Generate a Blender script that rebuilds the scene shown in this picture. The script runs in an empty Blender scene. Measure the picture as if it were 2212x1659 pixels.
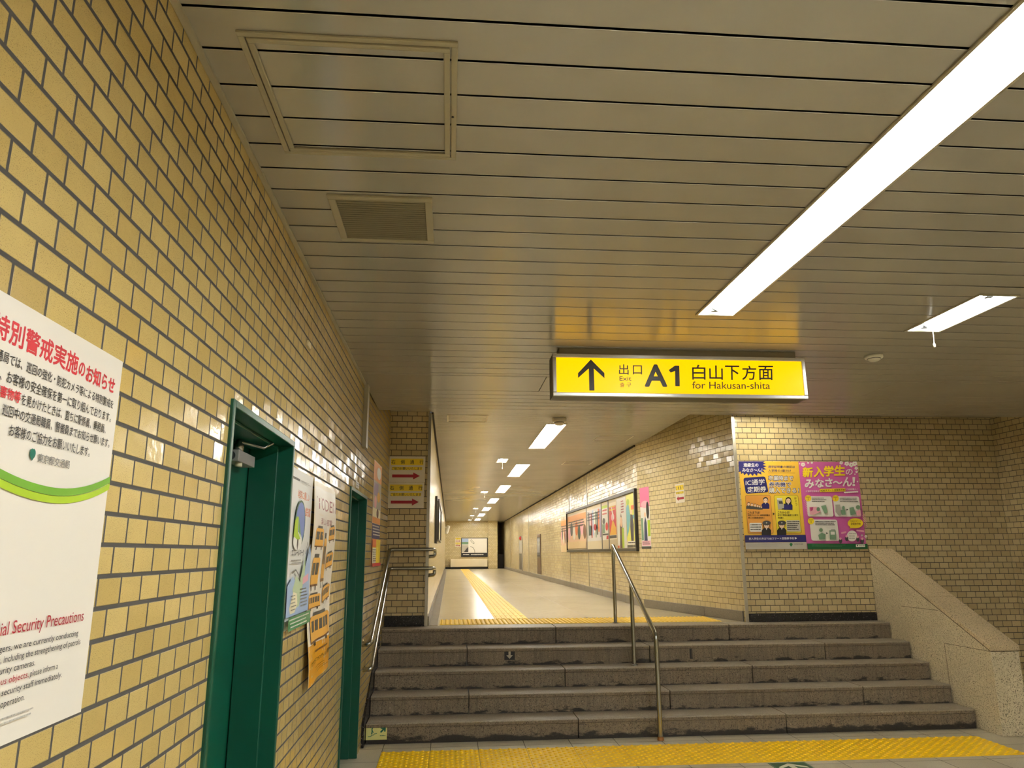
import bpy, bmesh, math, random
from mathutils import Vector, Matrix
random.seed(7)
scn = bpy.context.scene
COL = scn.collection

# ---------------------------------------------------------------- camera, world, exposure
F_PX, YAW, PITCH, ROLL = 1569.4, 4.846, 13.098, -0.2828
EYE = Vector((0, 0, 1.6))
def make_camera():
    y, t, r = (math.radians(a) for a in (YAW, PITCH, ROLL))
    fw = Vector((math.sin(y)*math.cos(t), math.cos(y)*math.cos(t), math.sin(t)))
    rt = Vector((math.cos(y), -math.sin(y), 0)); up = rt.cross(fw)
    rt2 = rt*math.cos(r)+up*math.sin(r); up2 = -rt*math.sin(r)+up*math.cos(r)
    cd = bpy.data.cameras.new('camera'); co = bpy.data.objects.new('camera', cd); COL.objects.link(co)
    m = Matrix((rt2, up2, -fw)).transposed().to_4x4(); m.translation = EYE
    co.matrix_world = m
    cd.sensor_fit = 'HORIZONTAL'; cd.sensor_width = 36; cd.lens = F_PX/2212*36
    cd.clip_start = .02; cd.clip_end = 200
    scn.camera = co
make_camera()
w = bpy.data.worlds.new('world'); scn.world = w; w.use_nodes = True
w.node_tree.nodes['Background'].inputs[0].default_value = (.9, .85, .75, 1)
w.node_tree.nodes['Background'].inputs[1].default_value = .02
vs = scn.view_settings
vs.view_transform = 'Standard'; vs.look = 'None'; vs.gamma = 1; vs.use_curve_mapping = False
vs.exposure = 1.9
TUBE = 34.0            # radiance of a bare fluorescent tube
TUBE_CORR = 17.5
SIGN = .42
scn.cycles.max_bounces = 10; scn.cycles.diffuse_bounces = 6; scn.cycles.glossy_bounces = 4
scn.cycles.sample_clamp_indirect = 6

# ---------------------------------------------------------------- measures (metres)
XL = -.73          # tiled wall on the left
HC = 2.983         # hall ceiling
YC = 7.14          # where the hall ceiling stops above the stairs
ZC = 3.2           # corridor ceiling
YF = 8.33          # wall at the head of the stairs
ZU = .83           # upper floor
XR = 6.64          # wall on the right
XCL, XCR = -.23, 2.80   # corridor walls
YE = 38.0          # far end of the corridor
NOSE = [6.866, 7.165, 7.46, 7.745, 8.07]
RISE = .166
PL0, PLW = 2.972, .1625   # ceiling plank phase and width

# ---------------------------------------------------------------- materials
def lin(c):
    return tuple(((x/255)/12.92 if x/255 <= .04045 else (((x/255)+.055)/1.055)**2.4) for x in c)
_M = {}
def mat(name, rgb, rough=.5, metal=0, spec=.5, ior=1.5, emit=0, bump=0, bscale=200, coat=0):
    if name in _M: return _M[name]
    m = bpy.data.materials.new(name); m.use_nodes = True; nt = m.node_tree
    b = nt.nodes['Principled BSDF']; c = lin(rgb)+(1,)
    b.inputs['Base Color'].default_value = c; b.inputs['Roughness'].default_value = rough
    b.inputs['Metallic'].default_value = metal; b.inputs['IOR'].default_value = ior
    b.inputs['Specular IOR Level'].default_value = spec; b.inputs['Coat Weight'].default_value = coat
    if emit:
        b.inputs['Emission Color'].default_value = c; b.inputs['Emission Strength'].default_value = emit
    if bump:
        n = nt.nodes.new('ShaderNodeTexNoise'); n.inputs['Scale'].default_value = bscale; n.inputs['Detail'].default_value = 3
        tc = nt.nodes.new('ShaderNodeTexCoord'); nt.links.new(tc.outputs['Object'], n.inputs['Vector'])
        bp = nt.nodes.new('ShaderNodeBump'); bp.inputs['Strength'].default_value = bump; bp.inputs['Distance'].default_value = .004
        nt.links.new(n.outputs['Fac'], bp.inputs['Height']); nt.links.new(bp.outputs['Normal'], b.inputs['Normal'])
    _M[name] = m; return m

class G:
    """small node-graph helper"""
    def __init__(s, name):
        s.m = bpy.data.materials.new(name); s.m.use_nodes = True; s.nt = s.m.node_tree; s.b = s.nt.nodes['Principled BSDF']
    def put(s, sock, v):
        if hasattr(v, 'is_output') or isinstance(v, bpy.types.NodeSocket): s.nt.links.new(v, sock)
        elif isinstance(v, tuple) and len(v) == 3 and sock.type == 'RGBA': sock.default_value = v+(1,)
        else: sock.default_value = v
    def math(s, op, a, b=0.0, c=None, clamp=False):
        n = s.nt.nodes.new('ShaderNodeMath'); n.operation = op; n.use_clamp = clamp
        s.put(n.inputs[0], a); s.put(n.inputs[1], b)
        if c is not None: s.put(n.inputs[2], c)
        return n.outputs[0]
    def mix(s, f, a, b, blend='MIX'):
        n = s.nt.nodes.new('ShaderNodeMix'); n.data_type = 'RGBA'; n.blend_type = blend
        s.put(n.inputs[0], f); s.put(n.inputs[6], a); s.put(n.inputs[7], b); return n.outputs[2]
    def ramp(s, v, lo, hi, a=0.0, b=1.0, smooth=True):
        n = s.nt.nodes.new('ShaderNodeMapRange'); n.interpolation_type = 'SMOOTHSTEP' if smooth else 'LINEAR'
        s.put(n.inputs[0], v)
        for i, x in zip((1, 2, 3, 4), (lo, hi, a, b)): s.put(n.inputs[i], x)
        return n.outputs[0]
    def noise(s, vec, scale, detail=2, rough=.5):
        n = s.nt.nodes.new('ShaderNodeTexNoise'); s.put(n.inputs['Vector'], vec)
        n.inputs['Scale'].default_value = scale; n.inputs['Detail'].default_value = detail; n.inputs['Roughness'].default_value = rough
        return n.outputs['Fac']
    def coord(s, which):
        n = s.nt.nodes.new('ShaderNodeTexCoord'); return n.outputs[which]
    def sep(s, v):
        n = s.nt.nodes.new('ShaderNodeSeparateXYZ'); s.put(n.inputs[0], v); return n.outputs
    def comb(s, x, y, z=0.0):
        n = s.nt.nodes.new('ShaderNodeCombineXYZ'); s.put(n.inputs[0], x); s.put(n.inputs[1], y); s.put(n.inputs[2], z); return n.outputs[0]
    def white(s, v):
        n = s.nt.nodes.new('ShaderNodeTexWhiteNoise'); n.noise_dimensions = '3D'; s.put(n.inputs[0], v); return n.outputs
    def bump(s, h, strength=1.0, dist=1.0):
        n = s.nt.nodes.new('ShaderNodeBump'); s.put(n.inputs['Height'], h); n.inputs['Strength'].default_value = strength; n.inputs['Distance'].default_value = dist
        s.put(s.b.inputs['Normal'], n.outputs[0])

def tile_mat(name, w_, h_, offset, gx, gy, c1, c2, cg, speck, rough=.2, tilt=.02, ior=1.5, dirt=.25, bumpd=.0015):
    g = G(name)
    uv = g.coord('UV'); u, v, _ = g.sep(uv)
    vr = g.math('DIVIDE', v, h_); row = g.math('FLOOR', vr); fy = g.math('SUBTRACT', vr, row)
    par = g.math('MODULO', g.math('ADD', row, 1000.0), 2.0)
    ur = g.math('ADD', g.math('DIVIDE', u, w_), g.math('MULTIPLY', par, offset))
    col = g.math('FLOOR', ur); fx = g.math('SUBTRACT', ur, col)
    dx = g.math('MULTIPLY', g.math('MINIMUM', fx, g.math('SUBTRACT', 1.0, fx)), w_)
    dy = g.math('MULTIPLY', g.math('MINIMUM', fy, g.math('SUBTRACT', 1.0, fy)), h_)
    t = g.math('MULTIPLY', g.ramp(dx, gx*.35, gx*.6), g.ramp(dy, gy*.35, gy*.6))
    rnd = g.white(g.comb(col, row, 3.0)); r1 = rnd[0]; rr = g.sep(rnd[1])
    base = g.mix(r1, c1, c2)
    big = g.noise(uv, 1.1, 3)
    base = g.mix(g.ramp(big, .35, .75, 0.0, dirt), base, tuple(x*.62 for x in c1))
    sp = g.noise(uv, speck, 2, .6)
    spm = g.noise(uv, 9.0, 2)
    dots = g.math('MULTIPLY', g.ramp(sp, .58, .66), g.ramp(spm, .3, .6, .3, .85))
    base = g.mix(dots, base, tuple(x*.28 for x in c1))
    g.put(g.b.inputs['Base Color'], g.mix(t, cg, base))
    g.put(g.b.inputs['Roughness'], g.ramp(t, 0.0, 1.0, .85, rough, smooth=False))
    g.b.inputs['IOR'].default_value = ior
    sl = g.math('ADD', g.math('MULTIPLY', g.math('MULTIPLY', g.math('SUBTRACT', fx, .5), g.math('SUBTRACT', rr[0], .5)), tilt*w_),
                g.math('MULTIPLY', g.math('MULTIPLY', g.math('SUBTRACT', fy, .5), g.math('SUBTRACT', rr[1], .5)), tilt*h_*1.6))
    wob = g.math('MULTIPLY', g.noise(uv, 38.0, 2), .0007)
    g.bump(g.math('ADD', g.math('ADD', g.math('MULTIPLY', t, bumpd), sl), wob), 1.0, 1.0)
    _M[name] = g.m; return g.m

def stone_mat(name, base, dark, light, scale=260, rough=.6, foot_dark=None, streak=0):
    g = G(name); p = g.coord('Object')
    n1 = g.noise(p, scale, 2, .7); n2 = g.noise(p, scale*.43, 2, .6); n3 = g.noise(p, 2.2, 4)
    c = g.mix(g.ramp(n1, .55, .63), base, dark)
    c = g.mix(g.ramp(n2, .60, .70, 0.0, .8), c, light)
    c = g.mix(g.ramp(n3, .4, .7, 0.0, .35), c, tuple(x*.6 for x in base))
    if streak:
        x, y, z = g.sep(p)
        s = g.noise(g.comb(g.math('MULTIPLY', x, 34.0), y, g.math('MULTIPLY', z, 3.0)), 1.6, 3, .7)
        c = g.mix(g.ramp(s, .42, .75, 0.0, streak), c, tuple(q*.30 for q in base))
    if foot_dark:  # ragged darkening at each riser foot; reaches higher on the stained lowest step
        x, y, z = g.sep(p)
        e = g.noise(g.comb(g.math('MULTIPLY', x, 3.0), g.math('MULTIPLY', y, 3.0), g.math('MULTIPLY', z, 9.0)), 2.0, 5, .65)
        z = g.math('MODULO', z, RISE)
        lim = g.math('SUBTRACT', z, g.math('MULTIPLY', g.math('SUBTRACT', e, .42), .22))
        c = g.mix(g.ramp(lim, foot_dark[0], foot_dark[1], .93, 0.0), c, (.012, .010, .008))
    g.put(g.b.inputs['Base Color'], c); g.b.inputs['Roughness'].default_value = rough
    g.bump(n1, .25, .002)
    _M[name] = g.m; return g.m

TILE = tile_mat('tile_wall', .110, .0652, .5, .0078, .0104, lin((214, 188, 120)), lin((194, 166, 100)), lin((74, 70, 64)), 450, rough=.16, tilt=.07, ior=1.55)
FLOORT = tile_mat('floor_stone', .4, .4, 0, .006, .006, lin((204, 194, 168)), lin((190, 180, 154)), lin((84, 76, 62)), 140, rough=.45, tilt=.003, dirt=.5, bumpd=.001)
UPPER = tile_mat('upper_floor_stone', 1.9, 4.6, 0, .014, .022, lin((214, 200, 170)), lin((206, 192, 160)), lin((120, 104, 80)), 200, rough=.22, tilt=.0008, dirt=.25, bumpd=.0008)
STEP = stone_mat('step_stone', lin((132, 116, 92)), lin((58, 48, 36)), lin((154, 140, 116)), 110, .62, foot_dark=(-.02, .006), streak=.5)  # upper risers: thin darker line along the foot
STEP1 = stone_mat('step_stone_stained', lin((132, 116, 92)), lin((58, 48, 36)), lin((154, 140, 116)), 110, .62, foot_dark=(.012, .05), streak=.5)
TREAD = stone_mat('tread_stone', lin((150, 138, 118)), lin((96, 84, 70)), lin((176, 166, 148)), 120, .5)
BAL = stone_mat('balustrade_stone', lin((214, 200, 166)), lin((84, 74, 52)), lin((232, 220, 188)), 115, .6)
BALTOP = stone_mat('balustrade_cap_stone', lin((208, 188, 150)), lin((92, 78, 56)), lin((220, 198, 162)), 115, .55)
BLACKST = stone_mat('black_stone', lin((34, 32, 34)), lin((14, 14, 15)), lin((120, 112, 108)), 150, .25)
GREYST = stone_mat('grey_stone', lin((134, 126, 112)), lin((88, 80, 70)), lin((160, 152, 138)), 160, .4)
def ceil_mat():
    g = G('ceiling_paint'); p = g.coord('Object')
    n = g.noise(p, 1.3, 3)
    g.put(g.b.inputs['Base Color'], g.mix(g.ramp(n, .3, .7), lin((166, 159, 145)), lin((159, 152, 138))))
    g.b.inputs['Roughness'].default_value = .22; g.b.inputs['IOR'].default_value = 2.9
    g.b.inputs['Anisotropic'].default_value = .92        # rolled sheet: reflections smear across the planks
    g.put(g.b.inputs['Tangent'], g.comb(0.0, 1.0, 0.0))
    return g.m
CEIL = ceil_mat()
GAP = mat('ceiling_gap', (36, 30, 20), .9)
ALU = mat('aluminium', (176, 170, 154), .35, .8)
ALUP = mat('aluminium_paint', (166, 156, 130), .4)
STEEL = mat('stainless_steel', (168, 168, 162), .22, 1)
WHITEP = mat('white_enamel', (240, 240, 236), .35)
GREEN = mat('green_paint', (8, 74, 54), .34)
GREEND = mat('green_paint_rim', (96, 130, 116), .4)
BLACK = mat('black_ink', (24, 22, 20), .5)
PAPER = mat('poster_paper', (236, 228, 214), .35)
def emitter(name, rgb, s):
    m = bpy.data.materials.new(name); m.use_nodes = True; nt = m.node_tree
    b = nt.nodes['Principled BSDF']; b.inputs['Base Color'].default_value = (.8, .8, .8, 1)
    b.inputs['Emission Color'].default_value = rgb+(1,); b.inputs['Emission Strength'].default_value = s
    b.inputs['Roughness'].default_value = .3
    return m
TUBEM = emitter('lit_tube', (.93, .975, 1), TUBE)
TUBEC = emitter('lit_tube_corridor', (1, .965, .88), TUBE_CORR)
SIGNM = emitter('lit_sign_face', (1, .49, .0), SIGN)
SIGNM.node_tree.nodes['Principled BSDF'].inputs['Base Color'].default_value = (.03, .018, 0, 1)
SIGNM.node_tree.nodes['Principled BSDF'].inputs['Specular IOR Level'].default_value = .08

# ---------------------------------------------------------------- mesh helpers
class MB:
    def __init__(s): s.v = []; s.f = []; s.mi = []; s.uv = []; s.sm = []
    def add(s, vs_, fs, m=0, uvs=None, smooth=False):
        o = len(s.v); s.v += [tuple(x) for x in vs_]
        for i, f in enumerate(fs):
            s.f.append([o+k for k in f]); s.mi.append(m); s.sm.append(smooth)
            s.uv.append(uvs[i] if uvs else None)
        return s
    def quad(s, a, b, c, d, m=0, uv=None): return s.add([a, b, c, d], [(0, 1, 2, 3)], m, [uv] if uv else None)
    def box(s, x0, x1, y0, y1, z0, z1, m=0):
        p = [(x0, y0, z0), (x1, y0, z0), (x1, y1, z0), (x0, y1, z0), (x0, y0, z1), (x1, y0, z1), (x1, y1, z1), (x0, y1, z1)]
        return s.add(p, [(0, 3, 2, 1), (4, 5, 6, 7), (0, 1, 5, 4), (1, 2, 6, 5), (2, 3, 7, 6), (3, 0, 4, 7)], m)
    def prism(s, pts, axis, a, b, m=0):
        """polygon pts in the two other axes, extruded along axis from a to b"""
        def P(p, t):
            return {'x': (t, p[0], p[1]), 'y': (p[0], t, p[1]), 'z': (p[0], p[1], t)}[axis]
        n = len(pts); v = [P(p, a) for p in pts]+[P(p, b) for p in pts]
        fs = [tuple(range(n))[::-1], tuple(range(n, 2*n))]+[(i, (i+1) % n, n+(i+1) % n, n+i) for i in range(n)]
        return s.add(v, fs, m)
    def tube(s, path, r, m=0, seg=14, fillet=0, caps=True):
        P = [Vector(p) for p in path]
        if fillet:
            Q = [P[0]]
            for i in range(1, len(P)-1):
                a, b, c = P[i-1], P[i], P[i+1]; d1 = (a-b); d2 = (c-b)
                k = min(fillet, d1.length*.45, d2.length*.45); p1 = b+d1.normalized()*k; p2 = b+d2.normalized()*k
                for j in range(7):
                    t = j/6; Q.append(p1*(1-t)**2+b*2*t*(1-t)+p2*t*t)
            Q.append(P[-1]); P = Q
        ring = []; ref = None; n = len(P)
        for i, p in enumerate(P):
            d = (P[min(i+1, n-1)]-P[max(i-1, 0)]).normalized()
            if ref is None:
                ref = d.orthogonal().normalized()
            ref = (ref-d*ref.dot(d)).normalized(); bi = d.cross(ref)
            ring.append([p+ref*r*math.cos(2*math.pi*k/seg)+bi*r*math.sin(2*math.pi*k/seg) for k in range(seg)])
        v = [q for R_ in ring for q in R_]
        fs = [(i*seg+k, i*seg+(k+1) % seg, (i+1)*seg+(k+1) % seg, (i+1)*seg+k) for i in range(n-1) for k in range(seg)]
        s.add(v, fs, m, smooth=True)
        if caps: s.add(ring[0], [tuple(range(seg))[::-1]], m); s.add(ring[-1], [tuple(range(seg))], m)
        return s
    def lathe(s, prof, origin, axis=Vector((0, 0, 1)), m=0, seg=24):
        ax = Vector(axis).normalized(); e1 = ax.orthogonal().normalized(); e2 = ax.cross(e1); o = Vector(origin)
        v = []
        for r, h in prof:
            v += [o+ax*h+(e1*math.cos(2*math.pi*k/seg)+e2*math.sin(2*math.pi*k/seg))*r for k in range(seg)]
        n = len(prof)
        fs = [(i*seg+k, i*seg+(k+1) % seg, (i+1)*seg+(k+1) % seg, (i+1)*seg+k) for i in range(n-1) for k in range(seg)]
        s.add(v, fs, m, smooth=True)
        return s
    def build(s, name, mats, parent=None, bevel=0):
        me = bpy.data.meshes.new(name)
        me.from_pydata(s.v, [], s.f); me.update()
        if not isinstance(mats, (list, tuple)): mats = [mats]
        for m in mats: me.materials.append(m)
        for p, mi, sm in zip(me.polygons, s.mi, s.sm): p.material_index = mi; p.use_smooth = sm
        if any(s.uv):
            l = me.uv_layers.new(name='UVMap')
            for p, u in zip(me.polygons, s.uv):
                if u:
                    for k, li in enumerate(p.loop_indices): l.data[li].uv = u[k]
        o = bpy.data.objects.new(name, me); COL.objects.link(o)
        if parent: o.parent = parent
        if bevel:
            b = o.modifiers.new('bevel', 'BEVEL'); b.width = bevel; b.segments = 2; b.limit_method = 'ANGLE'
        return o
def empty(name, loc=(0, 0, 0)):
    o = bpy.data.objects.new(name, None); COL.objects.link(o); o.empty_display_size = .1
    return o
def tag(o, label=None, cat=None, group=None, kind=None):
    if label: o['label'] = label
    if cat: o['category'] = cat
    if group: o['group'] = group
    if kind: o['kind'] = kind
    return o
def thing(name, label, cat, group=None): return tag(empty(name), label, cat, group)
def struct(o): o['kind'] = 'structure'; return o

# ---------------------------------------------------------------- lettering
_fc = bpy.data.curves.new('lettering_source', 'FONT'); _fo = bpy.data.objects.new('lettering_source', _fc)
COL.objects.link(_fo); _fc.resolution_u = 3
_tc = {}
def glyphs(txt, bold=0):
    k = (txt, bold)
    if k not in _tc:
        _fc.body = txt; _fc.offset = bold; bpy.context.view_layer.update()
        me = bpy.data.meshes.new_from_object(_fo.evaluated_get(bpy.context.evaluated_depsgraph_get()))
        v = [(a.co.x, a.co.y) for a in me.vertices]; f = [tuple(p.vertices) for p in me.polygons]
        bpy.data.meshes.remove(me); _tc[k] = (v, f)
    return _tc[k]

class Sheet:
    """a flat print: layers of coloured shapes on a plane with origin O, axes U (right) and V (up), N out of the wall"""
    def __init__(s, O, U, V, N, warp=None, quad=None):
        s.O, s.U, s.V, s.N = Vector(O), Vector(U).normalized(), Vector(V).normalized(), Vector(N).normalized()
        s.warp = warp; s.quad = quad; s.parts = {}; s.lvl = 0
    def map(s, u, v):
        """layout coordinates to metres on the sheet"""
        if s.quad:
            (tl, tr, br, bl, W, H) = s.quad; t = .5; a = .5
            for _ in range(12):
                lx = tl[0]+(bl[0]-tl[0])*t; rx = tr[0]+(br[0]-tr[0])*t; a = (u-lx)/(rx-lx)
                ty = tl[1]+(tr[1]-tl[1])*a; by = bl[1]+(br[1]-bl[1])*a; t = (v-ty)/(by-ty)
            return a*W, (1-t)*H
        return u, v
    def P(s, u, v, d):
        p = s.O+s.U*u+s.V*v+s.N*d
        return p+s.N*s.warp(u, v) if s.warp else p
    def part(s, name):
        if name not in s.parts: s.parts[name] = (MB(), [])
        return s.parts[name]
    def mi(s, name, m):
        mb, ms = s.part(name)
        if m not in ms: ms.append(m)
        return mb, ms.index(m)
    def poly(s, part, pts, m, raw=False, grid=0):
        mb, i = s.mi(part, m); s.lvl += 1; d = .0012+s.lvl*.00006
        q = [p if raw else s.map(*p) for p in pts]
        if s.warp and len(q) == 4 and grid:
            n = grid; vs_ = []; fs = []
            for a in range(n+1):
                for b in range(n+1):
                    x, y = a/n, b/n
                    pu = (q[0][0]*(1-x)+q[1][0]*x)*(1-y)+(q[3][0]*(1-x)+q[2][0]*x)*y
                    pv = (q[0][1]*(1-x)+q[1][1]*x)*(1-y)+(q[3][1]*(1-x)+q[2][1]*x)*y
                    vs_.append(s.P(pu, pv, d))
            for a in range(n):
                for b in range(n): fs.append((a*(n+1)+b, (a+1)*(n+1)+b, (a+1)*(n+1)+b+1, a*(n+1)+b+1))
            mb.add(vs_, fs, i); return
        if s.warp:
            bm = bmesh.new(); bm.faces.new([bm.verts.new((u, v, 0)) for u, v in q])
            for _ in range(5):
                bmesh.ops.triangulate(bm, faces=bm.faces[:])
                le = [e for e in bm.edges if e.calc_length() > .045]
                if not le: break
                bmesh.ops.subdivide_edges(bm, edges=le, cuts=1)
            bmesh.ops.triangulate(bm, faces=bm.faces[:]); bm.normal_update()
            bm.verts.index_update()
            mb.add([s.P(v.co.x, v.co.y, d+.0004) for v in bm.verts], [tuple(v.index for v in f.verts) for f in bm.faces], i); bm.free(); return
        vv = [s.P(u, v, d) for u, v in q]
        mb.add(vv, [tuple(range(len(vv)))], i)
    def rect(s, part, u0, v0, u1, v1, m, grid=0): s.poly(part, [(u0, v0), (u1, v0), (u1, v1), (u0, v1)], m, grid=grid)
    def rrect(s, part, pts, r, m):
        q = [Vector(s.map(*p)) for p in pts]; out = []
        n = len(q)
        for k in range(n):
            a, b, c = q[k-1], q[k], q[(k+1) % n]; p1 = b+(a-b).normalized()*r; p2 = b+(c-b).normalized()*r
            for j in range(5):
                t = j/4; w_ = p1*(1-t)**2+b*2*t*(1-t)+p2*t*t; out.append((w_.x, w_.y))
        s.poly(part, out, m, raw=True)
    def disc(s, part, u, v, ru, rv, m, n=24, a0=0, a1=360):
        s.poly(part, [(u+ru*math.cos(math.radians(a0+(a1-a0)*k/n)), v+rv*math.sin(math.radians(a0+(a1-a0)*k/n))) for k in range(n if a1-a0 == 360 else n+1)], m)
    def line(s, part, pts, w_, m):
        for a, b in zip(pts, pts[1:]):
            d = Vector((b[0]-a[0], b[1]-a[1])); d.normalize(); n = Vector((-d.y, d.x))*w_/2
            s.poly(part, [(a[0]+n.x, a[1]+n.y), (a[0]-n.x, a[1]-n.y), (b[0]-n.x, b[1]-n.y), (b[0]+n.x, b[1]+n.y)], m)
    def text(s, part, txt, u0, va, u1, vb, m, bold=.012, skew=0):
        """text fitted to the box between (u0, va) and (u1, vb); vb is the top edge of the letters on screen"""
        gv, gf = glyphs(txt, 0)
        xs = [p[0] for p in gv]; ys = [p[1] for p in gv]; x0, x1, y0, y1 = min(xs), max(xs), min(ys), max(ys)
        mb, i = s.mi(part, m); s.lvl += 1; d = .0012+s.lvl*.00006
        k = max(0, bold-.002)*abs(vb-va)/(y1-y0)*.9
        for du, dv_ in ([(0, 0)]+([(k*math.cos(q*.7854), k*math.sin(q*.7854)) for q in range(8)] if k else [])):
            vv = []; d += .00002; s.lvl += .34
            for x, y in gv:
                a = (x-x0)/(x1-x0); b = (y-y0)/(y1-y0)
                vv.append(s.P(*s.map(u0+(u1-u0)*a+du, va+(vb-va)*b+skew*a+dv_), d))
            mb.add(vv, gf, i)
    def bars(s, part, u0, va, u1, vb, n, m, fill=.4, rag=.25):
        """lines of print too small to read"""
        h = (vb-va)/n
        for k in range(n):
            e = u1-(u1-u0)*random.uniform(0, rag); x = u0; y = vb-h*(k+.2)
            fill = min(fill, .42); step = abs(h)*.5*(1 if u1 > u0 else -1)
            while (x < e) == (u1 > u0):
                x2 = x+step*random.uniform(.6, .95)
                s.rect(part, x, y-h*fill, x2, y, m); x += step
    def finish(s, root):
        for nme, (mb, ms) in s.parts.items(): mb.build(nme.split('#')[0], ms, root)
def paper(sh, root, W, H, m, t=.0011, name='paper_sheet', n=1):
    mb = MB()
    vs_ = []; fs = []
    for d in (t, 0):
        for a in range(n+1):
            for b in range(n+1): vs_.append(sh.P(W*a/n, H*b/n, d))
    N_ = (n+1)**2
    for a in range(n):
        for b in range(n):
            q = (a*(n+1)+b, (a+1)*(n+1)+b, (a+1)*(n+1)+b+1, a*(n+1)+b+1); fs.append(q); fs.append(tuple(N_+k for k in q[::-1]))
    for a in range(n):
        for e in (0, n):
            fs.append((a*(n+1)+e, (a+1)*(n+1)+e, N_+(a+1)*(n+1)+e, N_+a*(n+1)+e)); fs.append((e*(n+1)+a, e*(n+1)+a+1, N_+e*(n+1)+a+1, N_+e*(n+1)+a))
    mb.add(vs_, fs, 0)
    return mb.build(name, m, root)
INK = lambda n, c, r=.4: mat('ink_'+n, c, r)

TILEF = tile_mat('tile_front', .113, .066, .5, .0066, .0074, lin((206, 187, 142)), lin((188, 167, 122)), lin((80, 72, 58)), 260, rough=.17, tilt=.07, ior=1.55)
TILEC = tile_mat('tile_corridor', .113, .066, .5, .0052, .0060, lin((222, 206, 162)), lin((212, 194, 146)), lin((110, 96, 72)), 300, rough=.2, tilt=.06, ior=1.55)

# ================================================================ SETTING
def wall_quad(mb, p0, p1, z0, z1, u0=0.0, vz=0.0, m=0, flip=False):
    """vertical wall from plan point p0 to p1; u runs from u0 at p0"""
    L = (Vector(p1)-Vector(p0)).length
    a, b = (p0[0], p0[1]), (p1[0], p1[1])
    uv = [(u0, z0-vz), (u0+L, z0-vz), (u0+L, z1-vz), (u0, z1-vz)]
    q = [(a[0], a[1], z0), (b[0], b[1], z0), (b[0], b[1], z1), (a[0], a[1], z1)]
    if flip: q = q[::-1]; uv = uv[::-1]
    mb.quad(*q, m, uv)
D1 = (2.428, 3.41, 2.105); D2 = (5.41, 6.46, 2.082)
mb = MB(); ZT = 3.25; VL = 1.6863; UL = 1.5824
def lw(y0, y1, z0, z1): wall_quad(mb, (XL, y0), (XL, y1), z0, z1, y0-UL, VL)
lw(-5, D1[0]+.01, 0, ZT); lw(D1[0]+.01, D1[1]-.01, D1[2]-.01, ZT); lw(D1[1]-.01, D2[0]+.01, 0, ZT)
lw(D2[0]+.01, D2[1]-.01, D2[2]-.01, ZT); lw(D2[1]-.01, 6.5, 0, ZT)
wall_quad(mb, (XL, 6.5), (-.695, YF+.02), 0, ZT, 6.5-UL, VL)
struct(mb.build('wall_left', TILE))
mb = MB()
wall_quad(mb, (-.76, YF), (-.25, YF), ZU-.02, ZT, -.76+.6221, 2.8844)
struct(mb.build('wall_pier', TILEF))
mb = MB()
wall_quad(mb, (3.36, YF), (XR+.02, YF), 0, ZT, 3.36-.02, 2.787)
struct(mb.build('wall_front', TILEF))
mb = MB(); wall_quad(mb, (XR, YF), (XR, -5), 0, ZT, 0, 2.787); struct(mb.build('wall_right', TILEF))
mb = MB(); wall_quad(mb, (XR, -5), (XL, -5), 0, ZT, 0, 0); struct(mb.build('wall_rear', TILEF))
mb = MB(); wall_quad(mb, (XCL, YF), (XCL, YE), ZU, ZC+.05, 0, 2.787); struct(mb.build('wall_corridor_left', TILEC))
mb = MB(); KX, KY = XCR, 10.8
wall_quad(mb, (KX, YE+4), (KX, KY), ZU, ZC+.45, 0, 2.787); wall_quad(mb, (KX, KY), (3.35, YF), ZU, ZC+.45, YE+4-KY, 2.787)
struct(mb.build('wall_corridor_right', TILEC))
mb = MB(); wall_quad(mb, (XCL, YE), (1.95, YE), ZU, ZC, 0, 2.787)
wall_quad(mb, (1.95, YE), (1.95, YE-.25), ZU, ZC, 0, 2.787)
wall_quad(mb, (1.95, YE-.25), (2.42, YE-.25), ZU, ZC, 0, 2.787)
wall_quad(mb, (2.42, YE-.25), (2.42, YE+4), ZU, ZC, 0, 2.787); wall_quad(mb, (2.42, YE+4), (KX, YE+4), ZU, ZC, 0, 2.787)
struct(mb.build('wall_corridor_end', TILEC))
# floors
def floor_quad(name, x0, x1, y0, y1, z, m, ux, vy):
    b = MB(); b.quad((x0, y0, z), (x1, y0, z), (x1, y1, z), (x0, y1, z), 0, [(x0-ux, y0-vy), (x1-ux, y0-vy), (x1-ux, y1-vy), (x0-ux, y1-vy)])
    return struct(b.build(name, m))
floor_quad('floor', -1.05, XR, -5, YF, 0, FLOORT, -.537, 6.72)
mb = MB()
mb.quad((XCL, 8.40, ZU), (3.36, 8.40, ZU), (3.36, YE+4, ZU), (XCL, YE+4, ZU), 0, [(XCL-1.68, 8.40-13.7), (3.36-1.68, 8.40-13.7), (3.36-1.68, YE+4-13.7), (XCL-1.68, YE+4-13.7)])
struct(mb.build('floor_corridor', UPPER))
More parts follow.
